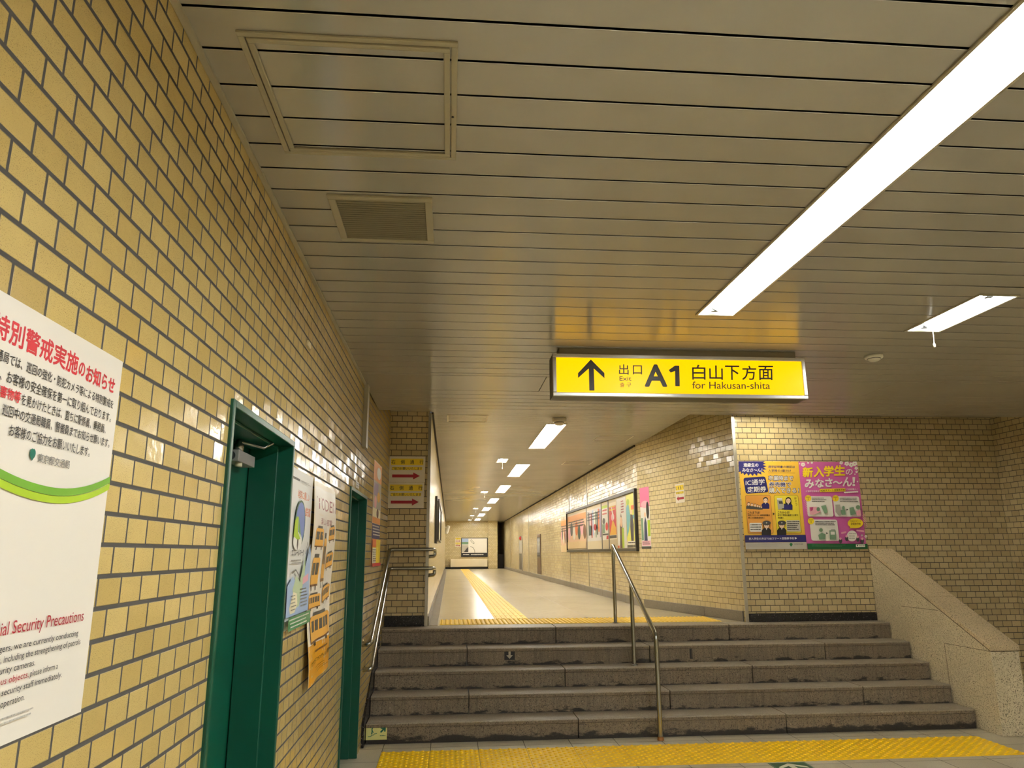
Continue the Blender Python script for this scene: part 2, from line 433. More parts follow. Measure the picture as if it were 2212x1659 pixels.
# ceilings
L1 = (1.455, 1.668, -4.2, 4.015); L3 = (4.70, 4.913, -4.2, 1.8); L2 = (2.908, 3.126, 3.58, 4.24)
mb = MB()
def plank(x0, x1, y0, y1, z, holes, th=.012, mm=0):
    xs = [(x0, x1)]
    for hx0, hx1, hy0, hy1 in holes:
        if hy1 <= y0 or hy0 >= y1: continue
        nx = []
        for a, b in xs:
            if hx0 > a and hx1 < b:
                nx += [(a, hx0), (hx1, b)]
                if hy0 > y0+1e-4: mb.box(hx0, hx1, y0, hy0, z, z+th, mm)
                if hy1 < y1-1e-4: mb.box(hx0, hx1, hy1, y1, z, z+th, mm)
            else: nx.append((a, b))
        xs = nx
    for a, b in xs:
        c = .0015; v = [(a, y0, z+c), (a, y0+c, z), (a, y1-c, z), (a, y1, z+c), (a, y1, z+th), (a, y0, z+th)]
        v = v+[(b, q[1], q[2]) for q in v]
        mb.add(v, [(5, 4, 3, 2, 1, 0), (6, 7, 8, 9, 10, 11)]+[(i, (i+1) % 6, 6+(i+1) % 6, 6+i) for i in range(6)], mm)
k = -49
while PL0+k*PLW < 5.62:
    y0 = PL0+k*PLW
    plank(XL+.012, XR, y0+.005, min(y0+PLW-.005, 5.645), HC, [L1, L2, L3]); k += 1
for a, b in ((XL+.012, .757), (.763, 3.735), (3.741, XR)): plank(a, b, 5.655, 6.195, HC, [])
y = 6.2
while y < YC-.05:
    plank(XL+.012, XR, y+.005, min(y+PLW-.005, YC), HC, []); y += PLW
mb.box(XL+.01, XR, YC-.02, YC, HC+.002, ZC+.02, 0)
z = HC+.03
for a, b, c, d in ((XL, L1[0], -5, YC), (L1[0], L1[1], L1[3], YC), (L1[0], L1[1], -5, L1[2]), (L1[1], L2[0], -5, YC), (L2[0], L2[1], -5, L2[2]), (L2[0], L2[1], L2[3], YC), (L2[1], L3[0], -5, YC), (L3[0], L3[1], -5, L3[2]), (L3[0], L3[1], L3[3], YC), (L3[1], XR, -5, YC)):
    mb.quad((a, c, z), (a, d, z), (b, d, z), (b, c, z), 1)
struct(mb.build('ceiling', [CEIL, GAP]))
mb = MB(); plank(XL, XR, YC, YF, ZC, [(3.46, 3.68, 7.30, 8.10)], .03); struct(mb.build('ceiling_stair', CEIL))
mb = MB(); CP = .125; y = YF
CL = [(1.21, 1.46, 9.06+k*4.32, 9.06+k*4.32+2.2) for k in range(7)]                     # corridor lights
CE = [(a, a+.17, b, b+.56) for a, b in ((.82, 12.55), (.82, 19.4), (.84, 26.8), (.87, 32.0), (.88, 36.2))]
while y < YE+4:
    plank(XCL, XCR+.03, y+.004, y+CP-.004, ZC, CL+CE); y += CP
for a, b in ((XCL, .82), (.99, 1.21), (1.46, XCR+.03)): mb.box(a, b, YF, YE+4, ZC+.03, ZC+.032, 1)
mb.quad((XCR+.03, YF, ZC), (XCR+.03, KY, ZC), (XCR+.03, KY, ZC+.44), (XCR+.03, YF, ZC+.44), 0)
mb.quad((XCR, YF, ZC+.44), (XCR, KY+.1, ZC+.44), (3.4, KY+.1, ZC+.44), (3.4, YF, ZC+.44), 0)
mb.quad((XCR+.03, YF-.001, ZC), (3.4, YF-.001, ZC), (3.4, YF-.001, ZC+.44), (XCR+.03, YF-.001, ZC+.44), 0)
struct(mb.build('ceiling_corridor', [CEIL, GAP]))
# trims
n_trim = [0]
def trim(x0, x1, y0, y1, z0, z1, m=ALU, bev=.001):
    n_trim[0] += 1; b = MB(); b.box(x0, x1, y0, y1, z0, z1); return struct(b.build('trim_%d' % n_trim[0], m, bevel=bev))
trim(XL+.0005, XL+.02, -5, 5.98, HC-.012, HC-.0005, ALUP)              # angle between wall and ceiling
trim(XL+.0005, XL+.035, 5.99, 6.10, 2.452, HC-.001, ALUP)              # shutter guide cover high on the wall
trim(-.264, XCL-.001, YF-.012, YF+.015, ZU+.001, HC+.2, ALU)           # corner guards
trim(3.335, 3.372, YF-.014, YF-.001, ZU+.001, HC+.2, ALU)
for yy in (14.9, 17.2, 26.3, 34.3): trim(XCR-.006, XCR-.0005, yy-.014, yy+.014, ZU+.08, ZC-.001, ALU)
trim(XCR-.02, XCR-.0005, KY+.02, YE, ZC-.025, ZC-.001, GAP)
trim(XCL+.0005, XCL+.02, YF+.02, YE, ZC-.025, ZC-.001, GAP)
def bb(name, m, *boxes):
    b = MB()
    for q in boxes: b.box(*q)
    return struct(b.build(name, m, bevel=.004))
bb('baseboard_pier', BLACKST, (-.695, -.266, YF-.02, YF-.001, ZU+.001, .943))
bb('baseboard_front', BLACKST, (3.374, 4.879, YF-.022, YF-.001, ZU+.001, .922))
bb('baseboard_corridor_left', GREYST, (XCL+.001, XCL+.016, YF+.03, YE-.3, ZU+.001, .93), (XCL+.016, -.12, 8.42, YE-.3, ZU+.0005, ZU+.003))
b = MB(); x = KY+.05; kk = 0
while x < YE:
    b.box(XCR-.018, XCR-.001, x, min(x+.897, YE), ZU+.001, .945); x += .9
dv = Vector((3.35-KX, YF-KY)); LF = dv.length; dv /= LF; nv = Vector((dv.y, -dv.x))
if nv.x > 0: nv = -nv
def flare(s, d, z):
    """point on the angled stretch of the right corridor wall: s metres from the corner guard, d metres off the wall"""
    p = Vector((3.35, YF))-dv*s+nv*d; return (p.x, p.y, z)
for s0 in (.05, .85, 1.65):
    s1 = min(s0+.797, LF-.02); v = [flare(s0, .001, ZU+.001), flare(s1, .001, ZU+.001), flare(s1, .018, ZU+.001), flare(s0, .018, ZU+.001)]
    b.add(v+[(q[0], q[1], .945) for q in v], [(0, 1, 2, 3), (7, 6, 5, 4), (0, 4, 5, 1), (1, 5, 6, 2), (2, 6, 7, 3), (3, 7, 4, 0)])
struct(b.build('baseboard_corridor_right', GREYST, bevel=.004))
bb('baseboard_corridor_end', BLACKST, (XCL+.03, 1.94, YE-.02, YE-.001, ZU+.001, .93))

# staircase
stair = struct(empty('staircase'))
JO = [[1.157, 3.062], [.196, 2.085, 3.984], [1.138, 3.021], [.19, 2.064, 3.939], [1.141, 3.04]]
X0S, X1S = -.70, 4.879
for k in range(5):
    y0 = NOSE[k]; y1 = NOSE[k+1]+.03 if k < 4 else 8.40; zb = k*RISE; zt = zb+RISE-(0 if k < 4 else 0)
    if k == 0: zb = .0005
    prof = [(y0+.010, zb), (y0+.010, zt-.036), (y0, zt-.030), (y0, zt-.008), (y0+.003, zt-.002), (y0+.009, zt), (y0+.030, zt), (y0+.031, zt-.004), (y0+.037, zt-.004), (y0+.038, zt), (y1, zt), (y1, zb)]
    mt = [0, 0, 0, 1, 1, 1, 1, 1, 1, 1, 0, 0]
    xs = [X0S]+JO[k]+[X1S]; mb = MB()
    for a, c in zip(xs, xs[1:]):
        a += .0045; c -= .0045; n = len(prof)
        v = [(a, p[0], p[1]) for p in prof]+[(c, p[0], p[1]) for p in prof]
        for i in range(n): mb.add([v[i], v[(i+1) % n], v[n+(i+1) % n], v[n+i]], [(0, 1, 2, 3)], mt[i])
        mb.add(v, [tuple(range(n))[::-1], tuple(range(n, 2*n))], 0)
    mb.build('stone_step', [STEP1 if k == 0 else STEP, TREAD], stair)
mb = MB()   # dark stone string against the tiled wall
mb.prism([(6.75, .001), (6.75, .20), (8.05, .95), (YF-.022, .95), (YF-.022, .001)], 'x', -.7285, -.702); mb.build('stair_string', BLACKST, stair)

# balustrade beside the stairs
t = thing('stair_balustrade', 'sloping speckled stone balustrade wall at the right end of the steps', 'balustrade')
BX0, BX1, BY0, BY1 = 4.885, 5.166, 6.56, YF-.002; ZA, ZB = .715, 1.585
mb = MB(); mb.prism([(BY0, .001), (BY0, ZA), (BY1, ZB), (BY1, .001)], 'x', BX0, BX1-.01); mb.build('stone_body', BAL, t, bevel=.003)
mb = MB(); th = .045
for a, c in ((0, .44), (.442, 1)):
    p = [(BY0-.004+(BY1-BY0+.004)*q, ZA+.001+(ZB-ZA)*q) for q in (a, c)]
    mb.prism([p[0], (p[0][0], p[0][1]+th), (p[1][0], p[1][1]+th), p[1]], 'x', BX0-.004, BX1)
mb.build('cap_stone', BALTOP, t, bevel=.004)
mb = MB()
for (ya, za), (yb, zb) in (((7.83, 1.02), (7.22, 1.022)), ((7.19, .712), (6.57, .722))): mb.box(BX0-.0012, BX0+.002, yb, ya, za-.002, za+.002)
mb.box(BX0-.0012, BX0+.002, 7.190, 7.194, .30, .712)
mb.prism([(BY0-.004, ZA-.003), (BY0-.004, ZA+.001), (BY1, ZB+.001), (BY1, ZB-.003)], 'x', BX0-.0046, BX0+.002)
mb.box(BX0+.002, BX1-.012, BY0-.0046, BY0+.002, ZA-.004, ZA)
mb.build('joint_line', mat('stone_joint', (84, 70, 50), .8), t)

# ================================================================ DOORS
def door(idx, dims, depth, closer):
    y0, y1, zt = dims; d = struct(empty('door_%d' % idx)); f = .026; xb = XL-depth
    mb = MB(); mb.box(xb-.05, XL+.012, y0, y0+f, .001, zt); mb.box(xb-.05, XL+.012, y1-f, y1, .001, zt); mb.box(xb-.05, XL+.012, y0+f, y1-f, zt-f, zt)
    mb.box(xb, XL-.055, y0+f, y0+f+.014, .001, zt-f); mb.box(xb, XL-.055, y1-f-.014, y1-f, .001, zt-f); mb.box(xb, XL-.055, y0+f+.014, y1-f-.014, zt-f-.014, zt-f)
    mb.build('door_frame', GREEN, d, bevel=.003)
    mb = MB(); mb.box(xb-.045, xb-.004, y0+f+.003, y1-f-.003, .008, zt-f-.004); leaf = mb.build('door_leaf', GREEN, d, bevel=.002)
    mb = MB(); mb.box(xb-.004, xb+.004, y0+.10, y0+.16, .98, 1.10); mb.tube([(xb, y0+.13, 1.04), (xb+.05, y0+.13, 1.04), (xb+.05, y0+.24, 1.04)], .009, fillet=.02)
    mb.build('door_handle', STEEL, d, bevel=.001)
    if closer:
        c = thing_part = MB(); c.box(xb-.003, -.85, 2.992, 3.237, 1.966, 2.012); co = c.build('door_closer', mat('closer_grey', (150, 148, 142), .45, .3), d, bevel=.002)
        c = MB(); c.lathe([(0, .0), (.020, 0), (.020, .028), (.012, .034), (.012, .046), (0, .046)], (-.868, 3.045, 2.012), m=0)
        c.tube([(-.868, 3.045, 2.052), (-.80, 3.17, 2.043)], .007); c.tube([(-.80, 3.17, 2.043), (-.77, 3.20, 2.068)], .006); c.build('closer_arm', STEEL, co)
        c = MB(); c.lathe([(0, 0), (.014, 0), (.014, .016), (0, .016)], (-.868, 3.06, 1.951)); c.build('closer_cap', mat('closer_cap', (214, 206, 170), .5), co)
        c = MB(); c.lathe([(.0, 0), (.018, 0), (.018, .0012), (.015, .0012), (.015, .0002), (0, .0002)], (-.88, 2.9921, 1.988), axis=(0, -1, 0)); c.build('closer_disc', mat('closer_disc', (96, 98, 98), .5), co)
    return d
door(1, D1, .18, True); door(2, D2, .124, False)

# ================================================================ LIGHTS
def fixture(name, label, cat, x0, x1, y0, y1, zc, tube_m, tubes, cord=False, group=None, depth=.085, xt=None, rt=.0165):
    t = thing(name, label, cat, group); mb = MB(); e = .012
    prof = [(x0, zc-.001), (x0+.02, zc+depth), (x1-.035, zc+depth), (x1, zc-.001)]
    for a, b in zip(prof, prof[1:]): mb.quad((a[0], y0, a[1]), (a[0], y1, a[1]), (b[0], y1, b[1]), (b[0], y0, b[1]))
    for yy in (y0+.002, y1-.002): mb.add([(p[0], yy, p[1]) for p in prof], [(0, 1, 2, 3) if yy < (y0+y1)/2 else (3, 2, 1, 0)])
    mb.build('reflector_trough', WHITEP, t)
    mb = MB(); h = .007
    mb.box(x0-e, x0, y0-e, y1+e, zc-h, zc-.0006); mb.box(x1, x1+e, y0-e, y1+e, zc-h, zc-.0006); mb.box(x0, x1, y0-e, y0, zc-h, zc-.0006); mb.box(x0, x1, y1, y1+e, zc-h, zc-.0006)
    mb.build('trim_flange', ALUP, t)
    L = (y1-y0)/tubes
    for xx in ([x0+(x1-x0)*.40] if xt is None else xt):
        for k in range(tubes):
            a = y0+k*L+.055; b = y0+(k+1)*L-.055; z_ = zc+.019
            m2 = MB(); m2.tube([(xx, a+.018, z_), (xx, b-.018, z_)], rt, seg=12); tb = m2.build('fluorescent_tube', tube_m, t)
            for q, s in ((a, 1), (b, -1)):
                m2 = MB(); m2.lathe([(0, 0), (rt, 0), (rt, .018), (rt*.9, .019)], (xx, q, z_), axis=(0, s, 0)); m2.box(xx-.02, xx+.02, q-s*.02 if s > 0 else q, q if s > 0 else q+.02, z_-.018, zc+depth-.002)
                m2.build('lamp_holder', mat('holder_plastic', (120, 120, 116), .4), t)
    if cord:
        xx = x0+(x1-x0)*.62; yy = y1-.05 if cord > 0 else y1-.05
        m2 = MB(); m2.tube([(xx, yy, zc+.05), (xx+.003, yy, zc-.05), (xx, yy, zc-.10)], .0022, seg=8); m2.lathe([(0, 0), (.007, .004), (.008, .02), (.003, .032), (0, .032)], (xx, yy, zc-.128)); m2.build('pull_cord', mat('cord_white', (220, 216, 200), .5), t)
    return t
fixture('ceiling_light', 'long recessed fluorescent trough running along the hall ceiling toward the yellow sign', 'ceiling light', L1[0], L1[1], L1[2], L1[3], HC, TUBEM, 3, depth=.09)
fixture('ceiling_light', 'unseen fluorescent trough added parallel to the first to brighten the right side of the hall', 'ceiling light', L3[0], L3[1], L3[2], L3[3], HC, TUBEM, 2, depth=.09)  # out of view, added to lift the light on balustrade, steps and floor
fixture('emergency_light', 'short recessed emergency light with pull cord, right of the long hall light', 'emergency light', L2[0], L2[1], L2[2], L2[3], HC, emitter('lit_tube_emergency', (.88, .93, 1), 30), 1, cord=True)
ORD = ['first', 'second', 'third', 'fourth', 'fifth', 'sixth', 'seventh']
for k in range(7):
    x0, x1, y0, y1 = CL[k]
    fixture('corridor_ceiling_light', 'recessed fluorescent light in the corridor ceiling, %s of its row counted from the steps' % ORD[k], 'ceiling light', x0, x1, y0, y1, ZC, TUBEC, 1, group='recessed lights down the corridor', xt=[1.29, 1.38])
for k, (x0, x1, y0, y1) in enumerate(CE):
    fixture('corridor_emergency_light', 'small emergency light with cord, %s counted from the steps in the corridor ceiling' % ORD[k], 'emergency light', x0, x1, y0, y1, ZC, emitter('lit_tube_small_%d' % k, (1, .96, .86), 16), 1, cord=True, group='small emergency lights down the corridor')
fixture('stair_ceiling_light', 'recessed light above the head of the steps, behind the hall ceiling edge', 'ceiling light', 3.46, 3.68, 7.30, 8.10, ZC, emitter('lit_tube_stair', (1, .95, .80), 50), 1)
def smoke(label, x, y, z, r, h):
    t = thing('smoke_detector', label, 'smoke detector'); m = mat('detector_white', (214, 208, 190), .45)
    b = MB(); b.lathe([(0, 0), (r, 0), (r, -h*.45), (r*.94, -h*.55), (0, -h*.55)], (x, y, z-.0005)); b.build('detector_base', m, t)
    b = MB(); b.lathe([(r*.72, -h*.55), (r*.70, -h*.8), (r*.5, -h), (0, -h)], (x, y, z-.0005)); b.build('sensor_head', m, t)
    b = MB(); b.lathe([(r*.735, -h*.60), (r*.735, -h*.68), (r*.70, -h*.68)], (x, y, z-.0005)); b.build('sensor_slot', mat('detector_slot', (40, 38, 34), .7), t)
smoke('flat white smoke detector on the hall ceiling right of the yellow sign', 3.045, 4.85, HC, .062, .040)
smoke('round drum-shaped smoke detector on the corridor ceiling before its first light', 1.31, 8.66, ZC, .085, .085)

# hatch, grille
def frame_rect(mb, x0, x1, y0, y1, z0, z1, w_, m=0):
    mb.box(x0, x1, y0, y0+w_, z0, z1, m); mb.box(x0, x1, y1-w_, y1, z0, z1, m); mb.box(x0, x0+w_, y0+w_, y1-w_, z0, z1, m); mb.box(x1-w_, x1, y0+w_, y1-w_, z0, z1, m)
t = thing('access_hatch', 'square framed access hatch set into the hall ceiling planks beside the tiled wall', 'access hatch')
mb = MB(); frame_rect(mb, -.598, .003, 1.752, 2.370, HC-.008, HC-.0005, .018); mb.build('outer_frame', ALUP, t, bevel=.002)
mb = MB(); frame_rect(mb, -.576, -.019, 1.774, 2.348, HC-.011, HC-.0005, .018); mb.build('inner_frame', ALUP, t, bevel=.003)
mb = MB(); mb.lathe([(0, 0), (.004, 0), (.004, .002), (0, .002)], (-.010, 2.10, HC-.0108)); mb.build('lock_screw', BLACK, t)
t = thing('air_grille', 'louvred air grille in a pale square frame on the hall ceiling beyond the hatch', 'air grille')
mb = MB(); frame_rect(mb, -.504, -.090, 2.668, 3.096, HC-.010, HC-.0005, .030); mb.build('grille_frame', ALUP, t, bevel=.002)
mb = MB(); mb.box(-.475, -.119, 2.697, 3.067, HC-.0015, HC-.0004, 0); mb.build('grille_back', mat('grille_dark', (58, 50, 36), .8), t)
mb = MB()
for k in range(19):
    y0 = 2.703+k*.0193; mb.add([(-.473, y0, HC-.004), (-.121, y0, HC-.004), (-.121, y0+.0105, HC-.007), (-.473, y0+.0105, HC-.007)], [(0, 1, 2, 3), (3, 2, 1, 0)])
mb.build('louvre_slats', mat('grille_slat', (176, 164, 132), .5), t)
t = thing('ceiling_panel_outline', 'thin outlined inspection panel in the corridor ceiling just above the stairhead', 'access panel')
mb = MB(); frame_rect(mb, -.055, .44, 8.50, 8.97, ZC-.004, ZC-.0005, .02); mb.build('panel_frame', ALUP, t)
mb = MB(); frame_rect(mb, 2.07, 2.57, 9.97, 10.46, ZC-.003, ZC-.0005, .012)
o = mb.build('ceiling_access_panel', ALUP); tag(o, 'thin framed access panel in the corridor ceiling right of the first light', 'access panel')
mb = MB(); frame_rect(mb, 2.05, 2.57, 12.9, 13.4, ZC-.003, ZC-.0005, .012)
o = mb.build('ceiling_access_panel', ALUP); tag(o, 'thin framed access panel in the corridor ceiling level with the second light', 'access panel')

# ================================================================ HANGING SIGN
SX0, SX1, SY0, SY1, SZ0, SZ1 = .684, 2.482, 4.77, 4.945, 2.637, 2.934
t = thing('exit_sign', 'illuminated yellow hanging exit sign reading A1 with a black up arrow', 'sign')
mb = MB(); frame_rect2 = None
fw_ = .026
for q in ((SX0, SX1, SY0, SY0+.02, SZ0, SZ0+fw_), (SX0, SX1, SY0, SY0+.02, SZ1-fw_, SZ1), (SX0, SX0+fw_, SY0, SY0+.02, SZ0+fw_, SZ1-fw_), (SX1-fw_, SX1, SY0, SY0+.02, SZ0+fw_, SZ1-fw_)): mb.box(*q)
mb.build('sign_frame', mat('sign_frame_metal', (196, 192, 184), .3, .7), t, bevel=.004)
mb = MB(); mb.box(SX0+.001, SX1-.001, SY0+.02, SY1, SZ0+.001, SZ1-.001); mb.build('sign_box', mat('sign_box_metal', (96, 88, 72), .45, .3), t, bevel=.003)
mb = MB(); mb.box(SX0+fw_, SX1-fw_, SY0+.008, SY0+.019, SZ0+fw_, SZ1-fw_); mb.build('lit_panel', SIGNM, t)
mb = MB(); mb.box(.735, 2.43, 4.80, 4.915, SZ1+.0005, HC-.0005); mb.build('ceiling_channel', mat('channel_metal', (132, 122, 98), .5, .2), t, bevel=.002)
W_, H_ = SX1-SX0, SZ1-SZ0
sh = Sheet((SX0, SY0+.008, SZ0), (1, 0, 0), (0, 0, 1), (0, -1, 0), quad=((92, 170), (2085, 190), (2112, 510), (94, 494), W_, H_))
K = mat('sign_black', (38, 32, 8), .5)
sh.poly('arrow', [(389, 213), (493, 318), (493, 358), (411, 283), (414, 452), (374, 452), (372, 283), (288, 357), (288, 320)], K)
sh.text('lettering', '出', 607, 328, 681, 250, K, .014); sh.text('lettering', '口', 715, 326, 786, 257, K, .014)
sh.text('lettering', 'Exit', 610, 375, 702, 343, K, .012); sh.text('lettering', '출', 614, 424, 647, 390, K, .012); sh.text('lettering', '구', 664, 424, 700, 391, K, .012)
sh.text('lettering', 'A', 812, 415, 977, 255, K, .035); sh.poly('lettering', [(1046, 256), (1080, 256), (1082, 416), (1046, 416), (1046, 298), (1012, 312), (996, 292)], K)
for i, (ch, a, b) in enumerate((('白', 1182, 1286), ('山', 1318, 1424), ('下', 1444, 1556), ('方', 1580, 1692), ('面', 1712, 1828))): sh.text('lettering', ch, a, 364, b, 250 if i < 1 else 254, K, .014)
sh.text('lettering', 'for Hakusan-shita', 1180, 434, 1802, 380, K, .008)
sh.finish(t)

# ================================================================ HANDRAILS
RX = 1.862
t = thing('stair_handrail', 'steel handrail standing in the middle of the steps on three posts', 'handrail')
mb = MB(); mb.tube([(RX, 6.757, .02), (RX, 6.757, .875), (RX, 8.40, 1.685), (RX, 8.40, 1.60)], .0215, fillet=.05); mb.build('rail_tube', STEEL, t)
mb = MB(); mb.tube([(RX, 8.40, ZU+.003), (RX, 8.40, 1.66)], .0205); mb.build('post', STEEL, t)
mb = MB(); mb.tube([(RX, 7.605, .501), (RX, 7.605, 1.285)], .0205); mb.build('post', STEEL, t)
for yy, zz in ((8.40, ZU+.001), (7.605, .499)):
    mb = MB(); mb.lathe([(0, .006), (.036, .006), (.036, 0), (0, 0)], (RX, yy, zz)); mb.build('base_flange', STEEL, t)
mb = MB(); mb.lathe([(.030, 0), (.027, .02), (.0225, .03)], (RX, 6.757, .001)); mb.build('broken_base_cover', mat('rust_cover', (150, 96, 34), .6), t)
t = thing('wall_handrail', 'pair of steel handrail tubes following the left wall and the tiled pier', 'handrail')
for z0, z1, ya in ((.862, 1.644, 6.52), (.640, 1.443, 6.68)):
    xr = -.655
    mb = MB(); mb.tube([(XL+.004, ya+.02, z0-.005), (xr, ya, z0), (xr, 8.245, z1), (-.175, 8.245, z1), (-.165, 8.40, z1-.01), (-.165, 8.40, z1-.075), (XCL+.002, 8.36, z1-.078)], .0205, fillet=.045); mb.build('rail_tube', STEEL, t)
    for f in (.06, .55, .86):
        yb = ya+(8.245-ya)*f; zb = z0+(z1-z0)*f; xw = XL if yb < 6.5 else XL+.035*(yb-6.5)/1.85
        mb = MB(); mb.tube([(xr, yb, zb-.016), (xr, yb, zb-.055), (xw+.003, yb, zb-.06)], .007, fillet=.02, seg=10); mb.lathe([(0, .005), (.026, .005), (.026, 0), (0, 0)], (xw+.001, yb, zb-.06), axis=(1, 0, 0)); mb.build('wall_bracket', STEEL, t)

# ================================================================ TACTILE PAVING
YEL = mat('tactile_yellow', (252, 204, 0), .32, bump=.25, bscale=90)
YEL2 = mat('tactile_yellow_worn', (236, 196, 70), .5, bump=.25, bscale=90)
def blister(mb, x, y, z, r=.0150, h=.0075, m=0):
    prof = [(r, 0), (r*.8, h*.75), (r*.5, h)]; seg = 8; v = []
    for rr, hh in prof: v += [(x+rr*math.cos(2*math.pi*k/seg), y+rr*math.sin(2*math.pi*k/seg), z+hh) for k in range(seg)]
    fs = [(i*seg+k, i*seg+(k+1) % seg, (i+1)*seg+(k+1) % seg, (i+1)*seg+k) for i in range(2) for k in range(seg)]+[tuple(2*seg+k for k in range(seg))]
    mb.add(v, fs, m, smooth=True)
t = thing('tactile_strip', 'wide bright yellow dotted tactile strip on the floor at the foot of the steps', 'tactile paving')
TX0, TY0 = -.538, 6.0
mb = MB(); bl = MB()
for i in range(13):
    for j in range(2):
        x0, y0 = TX0+i*.4, TY0+j*.3
        mb.box(x0+.0015, x0+.3985, y0+.0015, y0+.2985, .0005, .004)
        for r in range(8):
            for c in range(5): blister(bl, x0+.04+c*.08-(.02 if r % 2 else -.02)+0, y0+.019+r*.0375, .004)
mb.build('base_tiles', YEL, t); bl.build('raised_dots', YEL, t)
t = thing('tactile_strip', 'pale yellow dotted tactile strip along the edge of the upper landing', 'tactile paving')
mb = MB(); bl = MB()
for i in range(8):
    for j in range(2):
        x0, y0 = -.10+i*.4, 8.44+j*.3
        mb.box(x0+.0015, x0+.3985, y0+.0015, y0+.2985, ZU+.0005, ZU+.004)
        for r in range(6):
            for c in range(8): blister(bl, x0+.025+c*.05, y0+.025+r*.05, ZU+.004, .015)
mb.build('base_tiles', YEL2, t); bl.build('raised_dots', YEL2, t)
t = thing('guide_path', 'yellow ribbed guide path leading from the landing down the corridor', 'tactile paving')
mb = MB(); bl = MB(); y0 = 9.06
while y0 < YE-.8:
    mb.box(.552, .948, y0+.0015, y0+.3985, ZU+.0005, ZU+.0035)
    for c in range(6): bl.box(.575+c*.063, .605+c*.063, y0+.012, y0+.388, ZU+.0035, ZU+.008)
    y0 += .4
mb.build('base_tiles', YEL2, t); bl.build('raised_ribs', YEL2, t)

# ================================================================ POSTERS AND NOTICES
RED = INK('red', (205, 30, 44)); WHITE = INK('white', (240, 236, 228)); BLK = INK('black', (32, 30, 30)); GRY = INK('grey', (120, 116, 110))
LGRY = INK('light_grey', (176, 172, 164)); NAVY = INK('navy', (38, 36, 104)); YEL_ = INK('yellow', (244, 216, 44)); MUST = INK('mustard', (232, 178, 60)); ORA = INK('orange', (226, 110, 40))
PINK = INK('pink', (206, 98, 168)); PPINK = INK('pale_pink', (238, 176, 190)); MAG = INK('magenta', (196, 74, 130)); LIME = INK('lime', (170, 200, 40)); GRN = INK('leaf_green', (112, 168, 46)); DGRN = INK('deep_green', (20, 96, 52))
TEAL = INK('teal', (10, 104, 84)); SKIN = INK('skin', (242, 206, 176)); LBLUE = INK('light_blue', (166, 190, 224)); BLUE = INK('blue', (110, 132, 196)); SGRN = INK('sage', (122, 156, 126)); CREAM = INK('cream', (240, 230, 196))
BRN = INK('brown', (112, 70, 44)); OCH = INK('ochre', (226, 150, 70)); TRAM = INK('tram_yellow', (236, 174, 70)); DRED = INK('dark_red', (168, 24, 40)); SILV = INK('silver', (196, 190, 178), .3); DGREY = INK('dark_grey', (74, 72, 72)); PURP = INK('purple', (150, 130, 176))
def ginkgo(sh, part, u, v, r, m, s=1):
    """small ginkgo leaf emblem; s = direction of up"""
    pts = [(u, v-s*r*1.5)]
    for k in range(13):
        a = math.radians(-35+250*k/12); q = 1 if k != 6 else .82
        pts.append((u+r*q*math.cos(a), v+s*r*q*math.sin(a)))
    sh.poly(part, pts, m)

# ---- security notice on the left wall
t = thing('security_notice_poster', 'white security notice poster with red Japanese headline and green swoosh on left wall', 'poster')
PY0, PZ0, PW, PH = 1.108, 1.296, .517, .721
sh = Sheet((XL+.001, PY0, PZ0), (0, 1, 0), (0, 0, 1), (1, 0, 0)); paper(sh, t, PW, PH, PAPER)
Q = lambda y, z: (y-PY0, z-PZ0)
def ptx(part, txt, y0, z0, y1, z1, m, b=.008): a, c = Q(y0, z0), Q(y1, z1); sh.text(part, txt, a[0], a[1], c[0], c[1], m, b)
ptx('headline', '特別警戒実施', 1.168, 1.941, 1.438, 1.981, RED, .03); ptx('headline', 'の', 1.443, 1.944, 1.466, 1.970, RED, .03); ptx('headline', 'お知らせ', 1.473, 1.938, 1.598, 1.972, RED, .03)
ptx('body_text', '東京都交通局では、巡回の強化・防犯カメラ等による特別警戒を', 1.122, 1.906, 1.602, 1.925, BLK)
ptx('body_text', '実施し、お客様の安全確保を第一に取り組んでおります。', 1.150, 1.876, 1.598, 1.896, BLK)
ptx('body_text', '不審物等', 1.190, 1.850, 1.267, 1.869, RED, .02); ptx('body_text', 'を見かけたときは、直ちに駅係員、乗務員、', 1.270, 1.849, 1.580, 1.868, BLK)
ptx('body_text', '巡回中の交通局職員、警備員までお知らせ願います。', 1.222, 1.822, 1.604, 1.841, BLK); ptx('body_text', 'お客様のご協力をお願いいたします。', 1.248, 1.792, 1.524, 1.812, BLK)
ptx('body_text', '東京都交通局', 1.342, 1.760, 1.452, 1.776, GRY, .01)
ginkgo(sh, 'leaf_emblem', *Q(1.324, 1.773), .009, TEAL)
def arc(z_off, m, th):
    pts = []; pb = []
    for k in range(25):
        y = 1.108+.517*k/24; c = (y-1.40)/.23; zz = 1.708+z_off+.045*c*c if y > 1.40 else 1.708+z_off+.045*c*c*.72
        pts.append(Q(y, zz)); pb.append(Q(y, zz-th))
    sh.poly('swoosh', pts+pb[::-1], m)
arc(.013, GRN, .014); arc(-.002, YEL_ if False else LIME, .013)
ptx('english_text', 'Notice of Special Security Precautions', 1.128, 1.466, 1.582, 1.494, DRED, .0)
